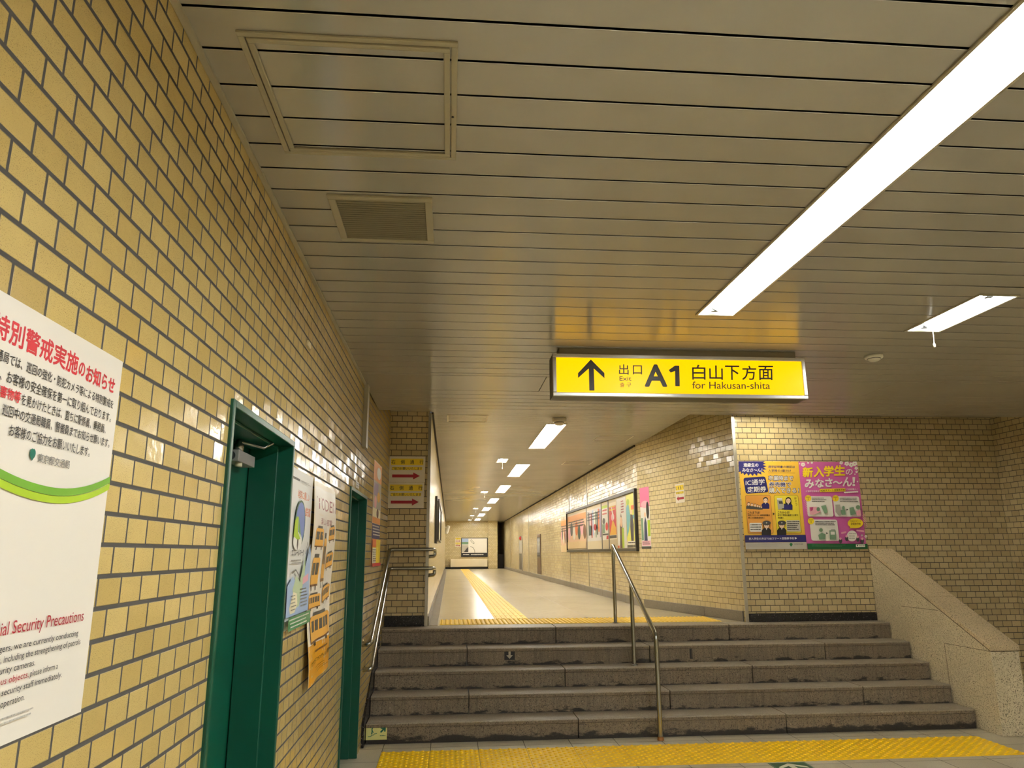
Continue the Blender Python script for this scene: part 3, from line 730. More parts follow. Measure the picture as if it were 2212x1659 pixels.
for txt, y0, y1, z, m in (('For the safety of passengers, we are currently conducting', 1.128, 1.568, 1.446, BLK), ('special security precautions, including the strengthening of patrols', 1.128, 1.581, 1.4285, BLK), ('and security cameras.', 1.262, 1.424, 1.411, BLK),
        ('If you find any suspicious objects,', 1.150, 1.408, 1.394, DRED), ('please inform a', 1.412, 1.504, 1.394, BLK), ('station, train or security staff immediately.', 1.212, 1.523, 1.376, BLK), ('Thank you for your cooperation.', 1.178, 1.404, 1.358, BLK)):
    ptx('english_text', txt, y0, z-.003, y1, z+.011, m, -.004)
sh.bars('small_print', *Q(1.30, 1.329), *Q(1.443, 1.343), 2, LGRY)
sh.finish(t)

# ---- eco rail poster
t = thing('rail_poster', 'pale blue and white poster with green oval emblem, next to the nearer green door', 'poster')
PY0, PZ0, PW, PH = 3.418, 1.266, .520, .728
sh = Sheet((XL+.001, PY0, PZ0), (0, 1, 0), (0, 0, 1), (1, 0, 0), warp=lambda u, v: .0012*math.sin(7*v+3)+.0012); paper(sh, t, PW, PH, INK('poster_white', (228, 226, 220)), n=14)
ptx('headline', '地球に優しい', 3.572, 1.862, 3.872, 1.902, ORA, .012); ptx('headline', '鉄道', 3.776, 1.785, 3.915, 1.830, ORA, .012)
sh.bars('small_print', *Q(3.44, 1.930), *Q(3.60, 1.958), 1, BLK); sh.bars('small_print', *Q(3.62, 1.935), *Q(3.86, 1.952), 2, LGRY)
def pd(part, y, z, ry, rz, m, **k): a = Q(y, z); sh.disc(part, a[0], a[1], ry, rz, m, **k)
def pp(part, pts, m): sh.poly(part, [Q(*p) for p in pts], m)
pd('emblem', 3.634, 1.742, .122, .112, DGRN); pd('emblem', 3.636, 1.745, .108, .10, BLUE); pd('emblem', 3.60, 1.66, .10, .042, WHITE)
pp('emblem', [(3.50, 1.682), (3.515, 1.752), (3.548, 1.774), (3.590, 1.772), (3.600, 1.70), (3.66, 1.672), (3.60, 1.664)], LIME)
pp('emblem', [(3.598, 1.770), (3.612, 1.705), (3.668, 1.678), (3.64, 1.72)], GRN)
pp('emblem', [(3.585, 1.668), (3.60, 1.640), (3.586, 1.640), (3.604, 1.612), (3.618, 1.644), (3.604, 1.646), (3.618, 1.668)], DGREY)
ptx('logo_lettering', 'エコレールマーク', 3.486, 1.592, 3.772, 1.622, DGREY, .025); sh.bars('small_print', *Q(3.486, 1.552), *Q(3.76, 1.577), 2, GRY)
pp('illustration', [(3.418, 1.324), (3.418, 1.46), (3.52, 1.50), (3.66, 1.45), (3.80, 1.53), (3.90, 1.65), (3.938, 1.60), (3.938, 1.324)], LBLUE)
pp('illustration', [(3.62, 1.40), (3.74, 1.53), (3.80, 1.60), (3.80, 1.50), (3.70, 1.36), (3.60, 1.35)], INK('pale_green', (188, 208, 168)))
pp('illustration', [(3.53, 1.44), (3.60, 1.50), (3.70, 1.47), (3.68, 1.40), (3.58, 1.38)], INK('pale_green', (188, 208, 168)))
pp('illustration', [(3.48, 1.36), (3.55, 1.43), (3.63, 1.42), (3.66, 1.37), (3.60, 1.335), (3.50, 1.335)], CREAM)
pp('illustration', [(3.76, 1.455), (3.90, 1.470), (3.90, 1.505), (3.76, 1.488)], PPINK)
sh.line('illustration', [Q(3.50, 1.515), Q(3.58, 1.528), Q(3.66, 1.50), Q(3.70, 1.47)], .008, GRY); sh.line('illustration', [Q(3.78, 1.60), Q(3.83, 1.66), Q(3.88, 1.60), Q(3.92, 1.65)], .006, GRY)
sh.bars('small_print', *Q(3.70, 1.35), *Q(3.88, 1.44), 6, GRY); sh.bars('small_print', *Q(3.46, 1.345), *Q(3.58, 1.42), 5, DGREY, .3)
pp('green_band', [(3.418, 1.266), (3.938, 1.266), (3.938, 1.324), (3.418, 1.324)], INK('band_green', (70, 138, 84))); sh.bars('small_print', *Q(3.44, 1.274), *Q(3.90, 1.318), 3, WHITE, .4)
sh.finish(t)

# ---- tram poster, curling off the wall
t = thing('tram_poster', 'curling white and orange poster of yellow trams between the two green doors', 'poster')
PY0, PZ0, PW, PH = 3.945, .945, .728, 1.035
wv = lambda u, v: .012+.010*math.sin(8.5*v+1.0)*(1-.4*u)+.004*math.sin(14*u+6*v)+.018*max(0, .25-v)*max(0, .4-u)*8
sh = Sheet((XL+.001, PY0, PZ0), (0, 1, 0), (0, 0, 1), (1, 0, 0), warp=wv); paper(sh, t, PW, PH, INK('poster_cream', (236, 222, 196), .3), n=24)
sh.poly('print_ground', [Q(3.975, 1.14), Q(4.655, 1.125), Q(4.655, 1.955), Q(3.975, 1.955)], INK('poster_warm_white', (238, 230, 218), .28), grid=20)
sh.poly('orange_band', [Q(3.946, .946), Q(4.672, .946), Q(4.672, 1.13), Q(3.946, 1.14)], INK('poster_orange', (238, 166, 20), .3), grid=12)
ptx('headline', 'TODEN', 4.01, 1.838, 4.648, 1.905, INK('plum', (150, 60, 70)), .0); ptx('headline', '楽しい都電', 4.12, 1.757, 4.52, 1.795, INK('plum', (150, 60, 70)), .005)
def tram(y0, z0, y1, z1, sk=0, up=False):
    def T(a, b): return (y0+(y1-y0)*a, z0+(z1-z0)*b+sk*a)
    pp('tram_pictures', [T(0, .12), T(1, .12), T(1, .85), T(.92, .95), T(.08, .95), T(0, .85)], TRAM)
    pp('tram_pictures', [T(.2, .95), T(.75, .95), T(.75, 1.06), T(.2, 1.06)], DGREY)
    n = 2 if up else 5
    for k in range(n): pp('tram_pictures', [T(.08+k*.86/n, .45), T(.06+(k+.86)*.86/n, .45), T(.06+(k+.86)*.86/n, .80), T(.08+k*.86/n, .80)], DGREY)
    pp('tram_pictures', [T(0, .12), T(1, .12), T(1, .18), T(0, .18)], BRN)
    for q in (.18, .75): pp('tram_pictures', [T(q, 0), T(q+.09, 0), T(q+.09, .12), T(q, .12)], BLK)
tram(4.010, 1.622, 4.230, 1.742, 0, True); tram(4.45, 1.66, 4.625, 1.755, .015, True); tram(4.27, 1.415, 4.395, 1.70, 0, True); tram(4.02, 1.41, 4.20, 1.59, 0, True); tram(4.43, 1.50, 4.63, 1.60, .02, True)
tram(3.985, 1.308, 4.305, 1.392, 0); tram(4.36, 1.318, 4.63, 1.415, .02); tram(4.02, 1.125, 4.64, 1.285, .0)
ptx('lettering', 'クラウドファンディング', 3.99, 1.038, 4.55, 1.062, BLK, .02); ptx('lettering', '実施中', 4.555, 1.038, 4.645, 1.065, BLK, .02)
sh.bars('small_print', *Q(4.16, 1.082), *Q(4.53, 1.104), 1, BRN, .7, .05); sh.bars('small_print', *Q(4.12, .995), *Q(4.48, 1.022), 3, BRN, .35)
ginkgo(sh, 'leaf_emblem', *Q(4.00, .966), .006, BRN)
sh.finish(t)

# ---- narrow poster beyond the second door
t = thing('magazine_poster', 'tall crowded poster with orange top and red foot beyond the farther green door', 'poster')
PY0, PZ0, PW, PH = 6.93, 1.484, .66, .985
xs = XL+.035*(PY0+.33-6.5)/1.85; dU = Vector((.035, 1.85, 0)).normalized()
sh = Sheet((XL+.035*(PY0-6.5)/1.85+.001, PY0, PZ0), dU, (0, 0, 1), (dU.y, -dU.x, 0)); paper(sh, t, PW, PH, INK('poster_peach', (226, 190, 160)))
sh.rect('illustration', .01, .80, .65, .975, OCH); sh.disc('illustration', .42, .89, .17, .06, WHITE); sh.rect('illustration', .02, .52, .64, .80, LGRY); sh.rect('illustration', .05, .66, .40, .78, PURP); sh.disc('illustration', .45, .66, .12, .05, MUST); sh.disc('illustration', .20, .60, .10, .06, PPINK)
sh.rect('illustration', .02, .46, .64, .54, CREAM); sh.disc('illustration', .40, .50, .09, .045, BRN); sh.rect('illustration', .02, .40, .64, .455, OCH)
sh.rect('illustration', .01, .255, .65, .395, NAVY); sh.bars('lettering', .04, .275, .60, .385, 4, WHITE, .5, .1); sh.rect('illustration', .01, .03, .65, .25, YEL_); sh.rect('illustration', .01, .175, .30, .25, ORA); sh.rect('illustration', .02, .03, .30, .17, WHITE); sh.bars('lettering', .04, .04, .28, .16, 6, BLK); sh.rect('illustration', 0, .0, .66, .03, RED)
sh.finish(t)
t = thing('door_plate', 'small white number plate on the tiles above the farther green door', 'plate')
mb = MB(); mb.box(XL+.001, XL+.004, 5.70, 5.90, 2.098, 2.150); mb.build('plate', INK('plate_white', (196, 186, 160)), t)
sh = Sheet((XL+.004, 5.70, 2.098), (0, 1, 0), (0, 0, 1), (1, 0, 0)); sh.bars('lettering', .02, .008, .19, .046, 2, BLK, .5, .1); sh.finish(t)
o = MB().box(XL+.001, XL+.009, 3.575, 3.648, 2.618, 2.648).build('wall_tag', INK('tag_white', (226, 214, 180))); tag(o, 'tiny white tag stuck on the tiles high above the curling poster', 'tag')

# ---- pier notices, corridor notice
def keep_side(name, label, O, U, N, W, H, d=1, pair=False, group=None, lines=True):
    t = thing(name, label, 'notice', group); sh = Sheet(O, U, (0, 0, 1), N); paper(sh, t, W, H, INK('notice_white', (226, 218, 200)))
    X = lambda a: a*W; Yv = lambda b: b*H
    sh.rect('yellow_band', X(.05), Yv(.66), X(.95), Yv(.91), YEL_)
    for k, ch in enumerate('右側通行'): sh.text('lettering', ch, X(.055+k*.262), Yv(.70), X(.165+k*.262), Yv(.86), BLK, .01)
    sh.rect('yellow_band', X(.08), Yv(.465), X(.92), Yv(.585), YEL_); sh.text('lettering', 'ご協力お願いいたします', X(.07), Yv(.47), X(.92), Yv(.58), BLK, .01)
    a, b = (.09, .86) if d > 0 else (.91, .14); h = a+(b-a)*.76
    sh.poly('red_arrow', [(X(a), Yv(.175)), (X(h), Yv(.175)), (X(h), Yv(.10)), (X(b), Yv(.235)), (X(h), Yv(.37)), (X(h), Yv(.29)), (X(a), Yv(.29))], DRED)
    sh.finish(t); return t
keep_side('keep_right_notice', 'white notice with yellow band and red right arrow, upper of two on the tiled pier', (-.697, YF-.001, 2.389), (1, 0, 0), (0, -1, 0), .405, .290)
keep_side('keep_right_notice', 'white notice with yellow band and red right arrow, lower of two on the tiled pier', (-.703, YF-.001, 2.096), (1, 0, 0), (0, -1, 0), .405, .290)
p = flare(1.418, .001, 2.243); U = (dv.x, dv.y, 0); keep_side('keep_right_notice', 'small white notice with red left arrow on the slanted corridor wall near the steps', p, U, (nv.x, nv.y, 0), .235, .255, d=-1)
keep_side('keep_right_notice', 'tiny yellow and white notice on the far corridor end wall, upper one', (.27, YE-.001, 2.16), (1, 0, 0), (0, -1, 0), .31, .228)
keep_side('keep_right_notice', 'tiny yellow and white notice on the far corridor end wall, lower one', (.27, YE-.001, 1.925), (1, 0, 0), (0, -1, 0), .31, .228)

# ---- yellow poster at the head of the stairs
t = thing('commuter_pass_poster', 'yellow Japanese poster with navy starburst, left of the pink poster above the steps', 'poster')
W, H = .733, 1.018
qa = ((117, 130), (1085, 128), (1230, 1560), (240, 1552), W, H)
sh = Sheet((3.392, YF-.001, 1.628), (1, 0, 0), (0, 0, 1), (0, -1, 0), quad=qa); paper(sh, t, W, H, INK('poster_yellow', (238, 190, 66)))
sh.poly('starburst', [(117, 131), (545, 129), (515, 152), (560, 165), (510, 188), (572, 212), (520, 232), (572, 262), (508, 268), (545, 320), (480, 298), (492, 352), (430, 322), (418, 372), (370, 332), (350, 376), (310, 332), (280, 372), (252, 328), (212, 362), (192, 318), (160, 346), (158, 300), (124, 312)], NAVY)
sh.text('lettering', '進級生の', 200, 222, 437, 160, WHITE, .03); sh.text('lettering', 'みなさ～ん！', 180, 306, 500, 246, WHITE, .03)
sh.text('lettering', '通学証明書の確認は', 596, 240, 1030, 198, NAVY, .018); sh.text('lettering', '入学時の1度だけ', 600, 306, 968, 262, NAVY, .018); sh.line('lettering', [(600, 320), (1036, 320)], 3, BRN) if False else sh.poly('lettering', [(600, 318), (1036, 318), (1036, 322), (600, 322)], BRN)
sh.rrect('pass_badge', [(195, 405), (550, 378), (606, 640), (240, 664)], .03, NAVY)
sh.text('lettering', 'IC通学', 236, 530, 540, 438, WHITE, .016, skew=-18); sh.text('lettering', '定期券', 265, 645, 566, 553, WHITE, .02, skew=-14)
for txt, a, b, c, d, bg, fg in (('卒業時まで', 606, 445, 1000, 370, NAVY, WHITE), ('券売機で', 614, 550, 966, 475, WHITE, NAVY), ('購入できる！', 616, 650, 1095, 570, NAVY, WHITE)):
    sh.text('lettering', txt, a-5, b+5, c+5, d-5, bg, .06); sh.text('lettering', txt, a, b, c, d, fg, .022)
sh.rrect('picture_panels', [(228, 688), (637, 688), (692, 1304), (282, 1304)], .022, BRN); sh.rrect('picture_panels', [(232, 692), (633, 692), (688, 1300), (286, 1300)], .02, INK('panel_orange', (228, 160, 70)))
sh.rrect('picture_panels', [(691, 688), (1084, 688), (1152, 1304), (746, 1304)], .022, BRN); sh.rrect('picture_panels', [(695, 692), (1080, 692), (1148, 1300), (750, 1300)], .02, INK('panel_yellow', (236, 216, 60)))
def person(u, v, r, body, hair, long_=False, cap=None):
    sh.poly('figures', [(u-r*.9, v+r*1.1), (u+r*.9, v+r*1.1), (u+r*1.5, v+r*1.8), (u+r*1.5, v+r*3.4), (u-r*1.5, v+r*3.4), (u-r*1.5, v+r*1.8)], body)
    if long_: sh.poly('figures', [(u-r*1.1, v), (u+r*1.1, v), (u+r*1.05, v+r*1.6), (u-r*1.05, v+r*1.6)], hair)
    sh.disc('figures', u, v, r, r*1.12, hair); sh.disc('figures', u, v+r*.25, r*.82, r*.88, SKIN)
    sh.poly('figures', [(u-r*.25, v+r*1.15), (u+r*.25, v+r*1.15), (u, v+r*1.7)], WHITE)
    if cap: sh.disc('figures', u, v-r*.55, r*1.35, r*.75, cap); sh.disc('figures', u, v-r*.6, r*.22, r*.22, SILV)
    for s in (-1, 1): sh.disc('figures', u+s*r*.33, v+r*.25, r*.08, r*.1, BLK, n=10)
person(558, 765, 42, NAVY, BLK)
for u, v, r in ((286, 826, 24), (340, 838, 22), (390, 848, 20), (430, 858, 18), (462, 868, 16), (492, 878, 13)): person(u, v, r, DGREY, BRN)
sh.poly('figures', [(738, 735), (826, 735), (832, 775), (862, 910), (762, 925), (745, 800)], LGRY); sh.poly('figures', [(740, 738), (824, 738), (826, 760), (744, 760)], WHITE); sh.poly('figures', [(768, 785), (826, 785), (840, 830), (778, 830)], DGREY); sh.poly('figures', [(820, 905), (856, 900), (858, 918), (824, 922)], BLK)
person(925, 770, 46, NAVY, BLK, True); sh.poly('figures', [(870, 870), (850, 830), (862, 822), (900, 872)], NAVY)
sh.text('lettering', 'これまでは！', 270, 988, 470, 950, BLK, .02); sh.text('lettering', '発売するたびに通学証明書を', 276, 1026, 632, 998, BLK, .02); sh.text('lettering', '持って定期券発売所へ', 280, 1066, 552, 1040, BLK, .02)
sh.text('lettering', 'これからは！', 754, 988, 950, 950, BLK, .02); sh.text('lettering', '自宅や学校の最寄りの駅の', 756, 1026, 1085, 998, BLK, .02); sh.text('lettering', '券売機へ', 762, 1066, 852, 1040, BLK, .02)
for k, ch in enumerate('はやっ'): sh.text('lettering', ch, 1024+k*6, 755+k*52, 1056+k*6, 718+k*52, BRN, .0)
sh.poly('figures', [(675, 970), (706, 990), (678, 1012)], BLK)
sh.rrect('speech_boxes', [(298, 1135), (498, 1135), (508, 1276), (308, 1276)], .016, WHITE); sh.bars('small_print', 318, 1260, 490, 1150, 3, BLK, .5); sh.rrect('speech_boxes', [(888, 1095), (1108, 1095), (1128, 1276), (906, 1276)], .012, SILV); sh.bars('small_print', 908, 1262, 1110, 1105, 5, BLK, .5)
person(572, 1165, 50, BLK, BLK, cap=DGREY); person(818, 1165, 50, BLK, BRN, cap=DGREY)
sh.poly('navy_band', [(222, 1330), (1207, 1332), (1219, 1447), (231, 1444)], NAVY); sh.text('lettering', '新入学生の方はTOEIスマート定期券予約', 290, 1405, 1015, 1367, WHITE, .02); sh.poly('lettering', [(1028, 1365), (1066, 1385), (1030, 1406)], WHITE)
sh.poly('silver_band', [(231, 1446), (1219, 1449), (1230, 1559), (240, 1551)], SILV); ginkgo(sh, 'leaf_emblem', 970, 1482, 24, DGRN, -1); sh.text('lettering', '東京都交通局', 1022, 1492, 1165, 1468, GRY, .01); sh.bars('small_print', 262, 1520, 840, 1465, 3, LGRY, .3)
sh.finish(t)

# ---- pink poster
t = thing('new_student_poster', 'pink Japanese poster with white blossoms, right of the yellow poster above the steps', 'poster')
qb = ((190, 130), (1130, 138), (1305, 1545), (330, 1557), W, H)
sh = Sheet((4.1265, YF-.001, 1.626), (1, 0, 0), (0, 0, 1), (0, -1, 0), quad=qb); paper(sh, t, .729, H, PINK)
sh.quad = qb[:4]+(.729, H)
def blossom(u, v, r):
    for k in range(5): sh.disc('blossoms', u+r*.62*math.cos(k*1.2566+.3), v+r*.62*math.sin(k*1.2566+.3), r*.45, r*.45, WHITE, n=12)
for q in ((265, 178, 34), (345, 150, 15), (405, 148, 18), (210, 165, 10), (875, 150, 28), (965, 165, 38), (1040, 185, 40), (1095, 165, 40), (1118, 240, 28), (1125, 300, 20), (1098, 340, 12), (1140, 462, 12), (1222, 1330, 16), (1285, 1345, 22), (1180, 1480, 1)): blossom(*q)
for ch, a, b, c, d in (('新', 260, 388, 418, 226), ('入', 440, 382, 596, 218), ('学', 600, 370, 750, 206), ('生', 766, 358, 934, 196)): sh.text('headline', ch, a, b, c, d, YEL_, .045)
sh.text('headline', 'の', 950, 350, 1058, 256, WHITE, .02)
for ch, a, b, c, d in (('み', 296, 566, 440, 430), ('な', 462, 556, 594, 420), ('さ', 622, 545, 732, 410), ('～', 745, 498, 890, 455), ('ん', 905, 535, 1045, 392), ('！', 1060, 530, 1096, 392)): sh.text('headline', ch, a, b, c, d, WHITE, .04)
sh.text('lettering', 'IC通学定期券は', 310, 636, 522, 604, WHITE, .01); sh.poly('yellow_label', [(530, 585), (942, 570), (946, 622), (534, 634)], YEL_); sh.text('lettering', 'TOEIスマート定期券予約', 540, 628, 938, 592, BLK, .02, skew=-12); sh.text('lettering', 'で完結購入！', 955, 606, 1135, 575, WHITE, .01, skew=-6)
for k in range(7): sh.disc('blossoms', 940+k*32, 640-k*2, 20, 14, WHITE, n=12)
sh.rrect('white_panels', [(308, 704), (722, 704), (758, 1032), (342, 1032)], .025, WHITE); sh.rrect('white_panels', [(742, 704), (1164, 704), (1208, 1032), (776, 1032)], .025, WHITE); sh.rrect('white_panels', [(366, 1080), (812, 1080), (856, 1418), (402, 1418)], .025, WHITE)
for u, v, n in ((345, 736, '1'), (786, 736, '2'), (392, 1106, '3')): sh.disc('number_badge#'+n, u, v, 52, 52, YEL_); sh.text('lettering', 'POINT', u-32, v-8, u+32, v-26, BRN, .01); sh.text('lettering', n, u-(3 if n == '1' else 8), v+30, u+(3 if n == '1' else 8), v+2, BRN, .012)
for q in ((402, 800, 630, 722), (850, 800, 1145, 722), (455, 1182, 805, 1100)): sh.bars('small_print', *q, 3, BLK, .5, .2)
sh.poly('figures#1', [(355, 880), (470, 876), (520, 890), (540, 960), (420, 1005), (365, 1000)], PPINK); sh.disc('figures#1', 500, 915, 28, 34, SGRN); sh.poly('figures#1', [(545, 865), (622, 846), (652, 965), (604, 985)], SGRN); sh.poly('figures#1', [(365, 885), (420, 880), (412, 930), (376, 950)], MAG)
sh.poly('figures#2', [(775, 840), (850, 838), (870, 1010), (845, 1015), (780, 960)], LGRY); sh.disc('figures#2', 905, 890, 22, 30, SGRN); sh.poly('figures#2', [(860, 930), (930, 915), (945, 1000), (880, 1005)], SGRN); sh.poly('figures#2', [(1002, 890), (1068, 876), (1110, 990), (1020, 1012)], SGRN); sh.disc('figures#2', 1140, 880, 34, 34, SGRN); sh.poly('figures#2', [(1110, 940), (1180, 920), (1190, 1020), (1120, 1016)], PPINK); sh.poly('figures#2', [(955, 905), (984, 920), (958, 936)], BLK)
sh.disc('figures#3', 545, 1250, 30, 30, SGRN); sh.poly('figures#3', [(500, 1330), (560, 1290), (622, 1320), (618, 1392), (520, 1404)], SGRN); sh.poly('figures#3', [(630, 1284), (658, 1300), (632, 1318)], BLK); sh.poly('figures#3', [(680, 1254), (782, 1254), (792, 1402), (690, 1402)], SGRN); sh.poly('figures#3', [(698, 1272), (766, 1272), (770, 1322), (702, 1322)], WHITE); sh.poly('figures#3', [(708, 1234), (770, 1234), (772, 1250), (710, 1250)], LGRY)
sh.disc('speech_bubble', 1100, 1138, 126, 80, YEL_); sh.poly('speech_bubble', [(1030, 1190), (1000, 1222), (1080, 1212)], YEL_); sh.text('lettering', 'TOEIスマート', 1010, 1120, 1190, 1090, BRN, .01); sh.text('lettering', '定期券予約', 1024, 1168, 1185, 1130, BRN, .01)
sh.disc('white_medallion', 1046, 1340, 84, 86, WHITE); sh.bars('small_print', 1000, 1400, 1100, 1290, 3, LGRY, .4); sh.rrect('pale_strips', [(866, 1285), (950, 1265), (956, 1292), (872, 1312)], .008, PPINK); sh.rrect('pale_strips', [(1114, 1238), (1240, 1252), (1242, 1278), (1116, 1264)], .008, PPINK)
for u, v in ((862, 1420), (960, 1380), (1140, 1390), (1215, 1420)): sh.disc('figures#%d' % u, u, v, 26, 42, DGREY); sh.disc('figures#%d' % u, u-3, v-34, 18, 20, PPINK)
for k in range(9):
    sh.poly('stripes', [(262+k*7, 780+k*26), (300+k*5, 745+k*26), (302+k*5, 752+k*26), (264+k*7, 787+k*26)], PPINK); sh.poly('stripes', [(1205+k*7, 1020+k*24), (1250+k*5, 985+k*24), (1252+k*5, 992+k*24), (1207+k*7, 1027+k*24)], PPINK)
sh.poly('green_band', [(321, 1466), (1296, 1464), (1305, 1545), (330, 1557)], DGRN); sh.bars('small_print', 395, 1515, 1020, 1480, 2, INK('band_text', (96, 150, 104)), .35); sh.poly('white_logo_tile', [(1102, 1474), (1250, 1472), (1254, 1514), (1106, 1518)], WHITE); ginkgo(sh, 'leaf_emblem', 1128, 1490, 11, DGRN, -1); sh.text('lettering', '東京都交通局', 1150, 1502, 1244, 1484, DGREY, .01)
sh.finish(t)

# ================================================================ CORRIDOR NOTICE BOARD AND WALL THINGS
t = thing('notice_board', 'long dark-framed notice board full of posters on the right corridor wall', 'notice board')
BY, BE, BZ0, BZ1 = 10.84, 17.45, 1.615, 2.545
FR = mat('board_frame', (62, 58, 50), .4, .3); BK = mat('board_back', (204, 190, 158), .5)
mb = MB(); mb.box(XCR-.016, XCR-.001, BY+.05, BE-.05, BZ0+.05, BZ1-.05); mb.build('board_back', BK, t)
mb = MB()
for q in ((BY, BE, BZ0, BZ0+.05), (BY, BE, BZ1-.05, BZ1), (BY, BY+.06, BZ0+.05, BZ1-.05), (BE-.05, BE, BZ0+.05, BZ1-.05)): mb.box(XCR-.045, XCR-.001, *q)
mb.build('board_frame', FR, t, bevel=.004)
mb = MB()
for yy in (12.82, 13.42, 14.93): mb.box(XCR-.026, XCR-.016, yy-.02, yy+.02, BZ0+.05, BZ1-.05)
mb.build('board_mullion', mat('mullion_metal', (150, 148, 150), .35, .6), t)
def cposter(name, label, ya, yb, z0, z1, ground, draw, x=None, group=None):
    """a poster on the right corridor wall between ya (near) and yb (far)"""
    t = thing(name, label, 'poster', group); W, H = yb-ya, z1-z0
    sh = Sheet((XCR-.0165 if x is None else x, yb, z0), (0, -1, 0), (0, 0, 1), (-1, 0, 0)); paper(sh, t, W, H, ground)
    draw(sh, W, H); sh.finish(t); return t
def d_swimmer(s, W, H):
    s.poly('illustration', [(0, .75*H), (.25*W, .9*H), (.45*W, .55*H), (.2*W, .3*H), (0, .2*H)], INK('aqua', (110, 180, 190))); s.poly('illustration', [(.6*W, .58*H), (W, .45*H), (W, .62*H)], INK('aqua', (110, 180, 190)))
    s.poly('illustration', [(.45*W, .62*H), (.68*W, .60*H), (.78*W, .42*H), (.70*W, .10*H), (.45*W, .10*H), (.38*W, .40*H)], INK('coat', (58, 52, 66))); s.disc('illustration', .55*W, .66*H, .10*W, .05*H, SKIN); s.disc('illustration', .22*W, .86*H, .16*W, .06*H, LIME)
    s.rect('lettering', .55*W, .70*H, .88*W, .78*H, ORA); s.rect('lettering', .02*W, .05*H, .95*W, .12*H, WHITE); s.bars('lettering', .1*W, .06*H, .85*W, .11*H, 1, BLK); s.rect('lettering', .0, 0, W, .045*H, DGREY)
def d_book(s, W, H):
    s.poly('illustration', [(.25*W, 0), (.55*W, 0), (.60*W, .55*H), (.45*W, .70*H), (.30*W, .45*H)], BRN); s.disc('illustration', .46*W, .52*H, .13*W, .10*H, SKIN); s.rect('illustration', .50*W, 0, .72*W, .40*H, LIME); s.rect('illustration', .28*W, .05*H, .42*W, .26*H, DGREY)
    s.bars('lettering', .50*W, .68*H, .80*W, .95*H, 5, DRED, .42, .2); s.rect('lettering', 0, 0, .2*W, .05*H, ORA)
def d_red(s, W, H):
    s.rect('illustration', .04*W, .12*H, .96*W, .90*H, RED); s.poly('illustration', [(.05*W, .12*H), (.5*W, .55*H), (.9*W, .30*H), (.9*W, .12*H)], MUST); s.disc('illustration', .5*W, .60*H, .22*W, .10*H, PPINK); s.poly('illustration', [(.3*W, .88*H), (.45*W, .88*H), (.7*W, .55*H), (.55*W, .55*H)], WHITE); s.bars('lettering', .1*W, .76*H, .9*W, .92*H, 2, YEL_, .6, .1); s.rect('lettering', .04*W, .03*H, .96*W, .11*H, DGREY)
def d_white(s, W, H):
    s.rect('lettering', 0, .92*H, W, H, LIME); s.bars('lettering', .08*W, .70*H, .92*W, .90*H, 2, RED, .6, .3); s.disc('illustration', .30*W, .55*H, .22*W, .09*H, DGREY); s.rect('illustration', .05*W, .20*H, .45*W, .46*H, SGRN); s.disc('illustration', .75*W, .38*H, .2*W, .12*H, RED); s.rect('lettering', .05*W, .14*H, .95*W, .18*H, BLK); s.poly('illustration', [(.62*W, .02*H), (.95*W, .02*H), (.95*W, .12*H), (.70*W, .12*H)], RED)
def d_strips(s, W, H):
    for k, c in enumerate((LGRY, DGREY, PPINK, DRED, LBLUE, WHITE, SGRN, BLK, ORA, PURP)): s.rect('illustration', W*k/10, H*(.1+.08*(k % 3)), W*(k+.75)/10, H*(.96-.03*(k % 4)), c)
    s.bars('lettering', .03*W, .62*H, .97*W, .9*H, 3, BLK, .5, .1); s.disc('illustration', .6*W, .42*H, .1*W, .1*H, DRED); s.disc('illustration', .25*W, .35*H, .09*W, .16*H, INK('bottle_green', (40, 80, 74)))
def d_manga(s, W, H):
    s.rect('illustration', 0, .80*H, W, .97*H, OCH); 
    for k, c in enumerate((PPINK, DGREY, WHITE, ORA, INK('bottle_green', (40, 80, 74)), PPINK, BRN)): s.disc('illustration', W*(.08+k*.14), H*(.45+.12*(k % 2)), W*.075, H*.2, c)
    s.bars('lettering', .04*W, .60*H, .96*W, .82*H, 3, BLK, .55, .1); s.rect('illustration', 0, 0, W, .2*H, INK('sand', (222, 196, 150)))
Zb0, Zb1 = BZ0+.055, BZ1-.055
cposter('film_poster', 'green and yellow poster with dark standing figure at the near end of the notice board', 10.91, 11.49, Zb0+.005, Zb1-.005, INK('poster_lime', (224, 222, 96)), d_swimmer)
cposter('film_poster', 'white poster with brown figure and lime stripe, second from the near board end', 11.52, 12.16, Zb0, Zb1-.02, INK('poster_white', (228, 226, 220)), d_book)
cposter('film_poster', 'red and orange poster, third from the near end of the notice board', 12.20, 12.78, Zb0+.15, Zb1-.05, INK('poster_cream', (236, 222, 196)), d_red)
cposter('film_poster', 'white poster with lime top, fourth from the near board end', 12.85, 13.38, Zb0+.15, Zb1-.06, INK('poster_white', (228, 226, 220)), d_white)
cposter('film_poster', 'grey poster of narrow upright strips, fifth from the near end of the notice board', 13.46, 14.86, Zb0+.15, Zb1-.06, INK('poster_grey', (206, 202, 198)), d_strips)
cposter('film_poster', 'orange and pink crowded poster at the far half of the notice board', 14.98, 17.35, Zb0+.02, Zb1-.05, INK('poster_peach', (226, 190, 160)), d_manga)
cposter('stamp_poster', 'pale peach poster on the tiles just beyond the far end of the notice board', 17.55, 18.55, 1.62, 2.40, INK('poster_peach', (226, 190, 160)), d_manga, x=XCR-.001)
t = thing('pink_poster', 'pink-topped poster with dark figure on the corridor wall just right of the notice board', 'poster')
sh = Sheet(flare(2.462, .001, 1.650), U, (0, 0, 1), (nv.x, nv.y, 0)); paper(sh, t, .29, .885, INK('poster_white', (228, 226, 220))); W, H = .29, .885
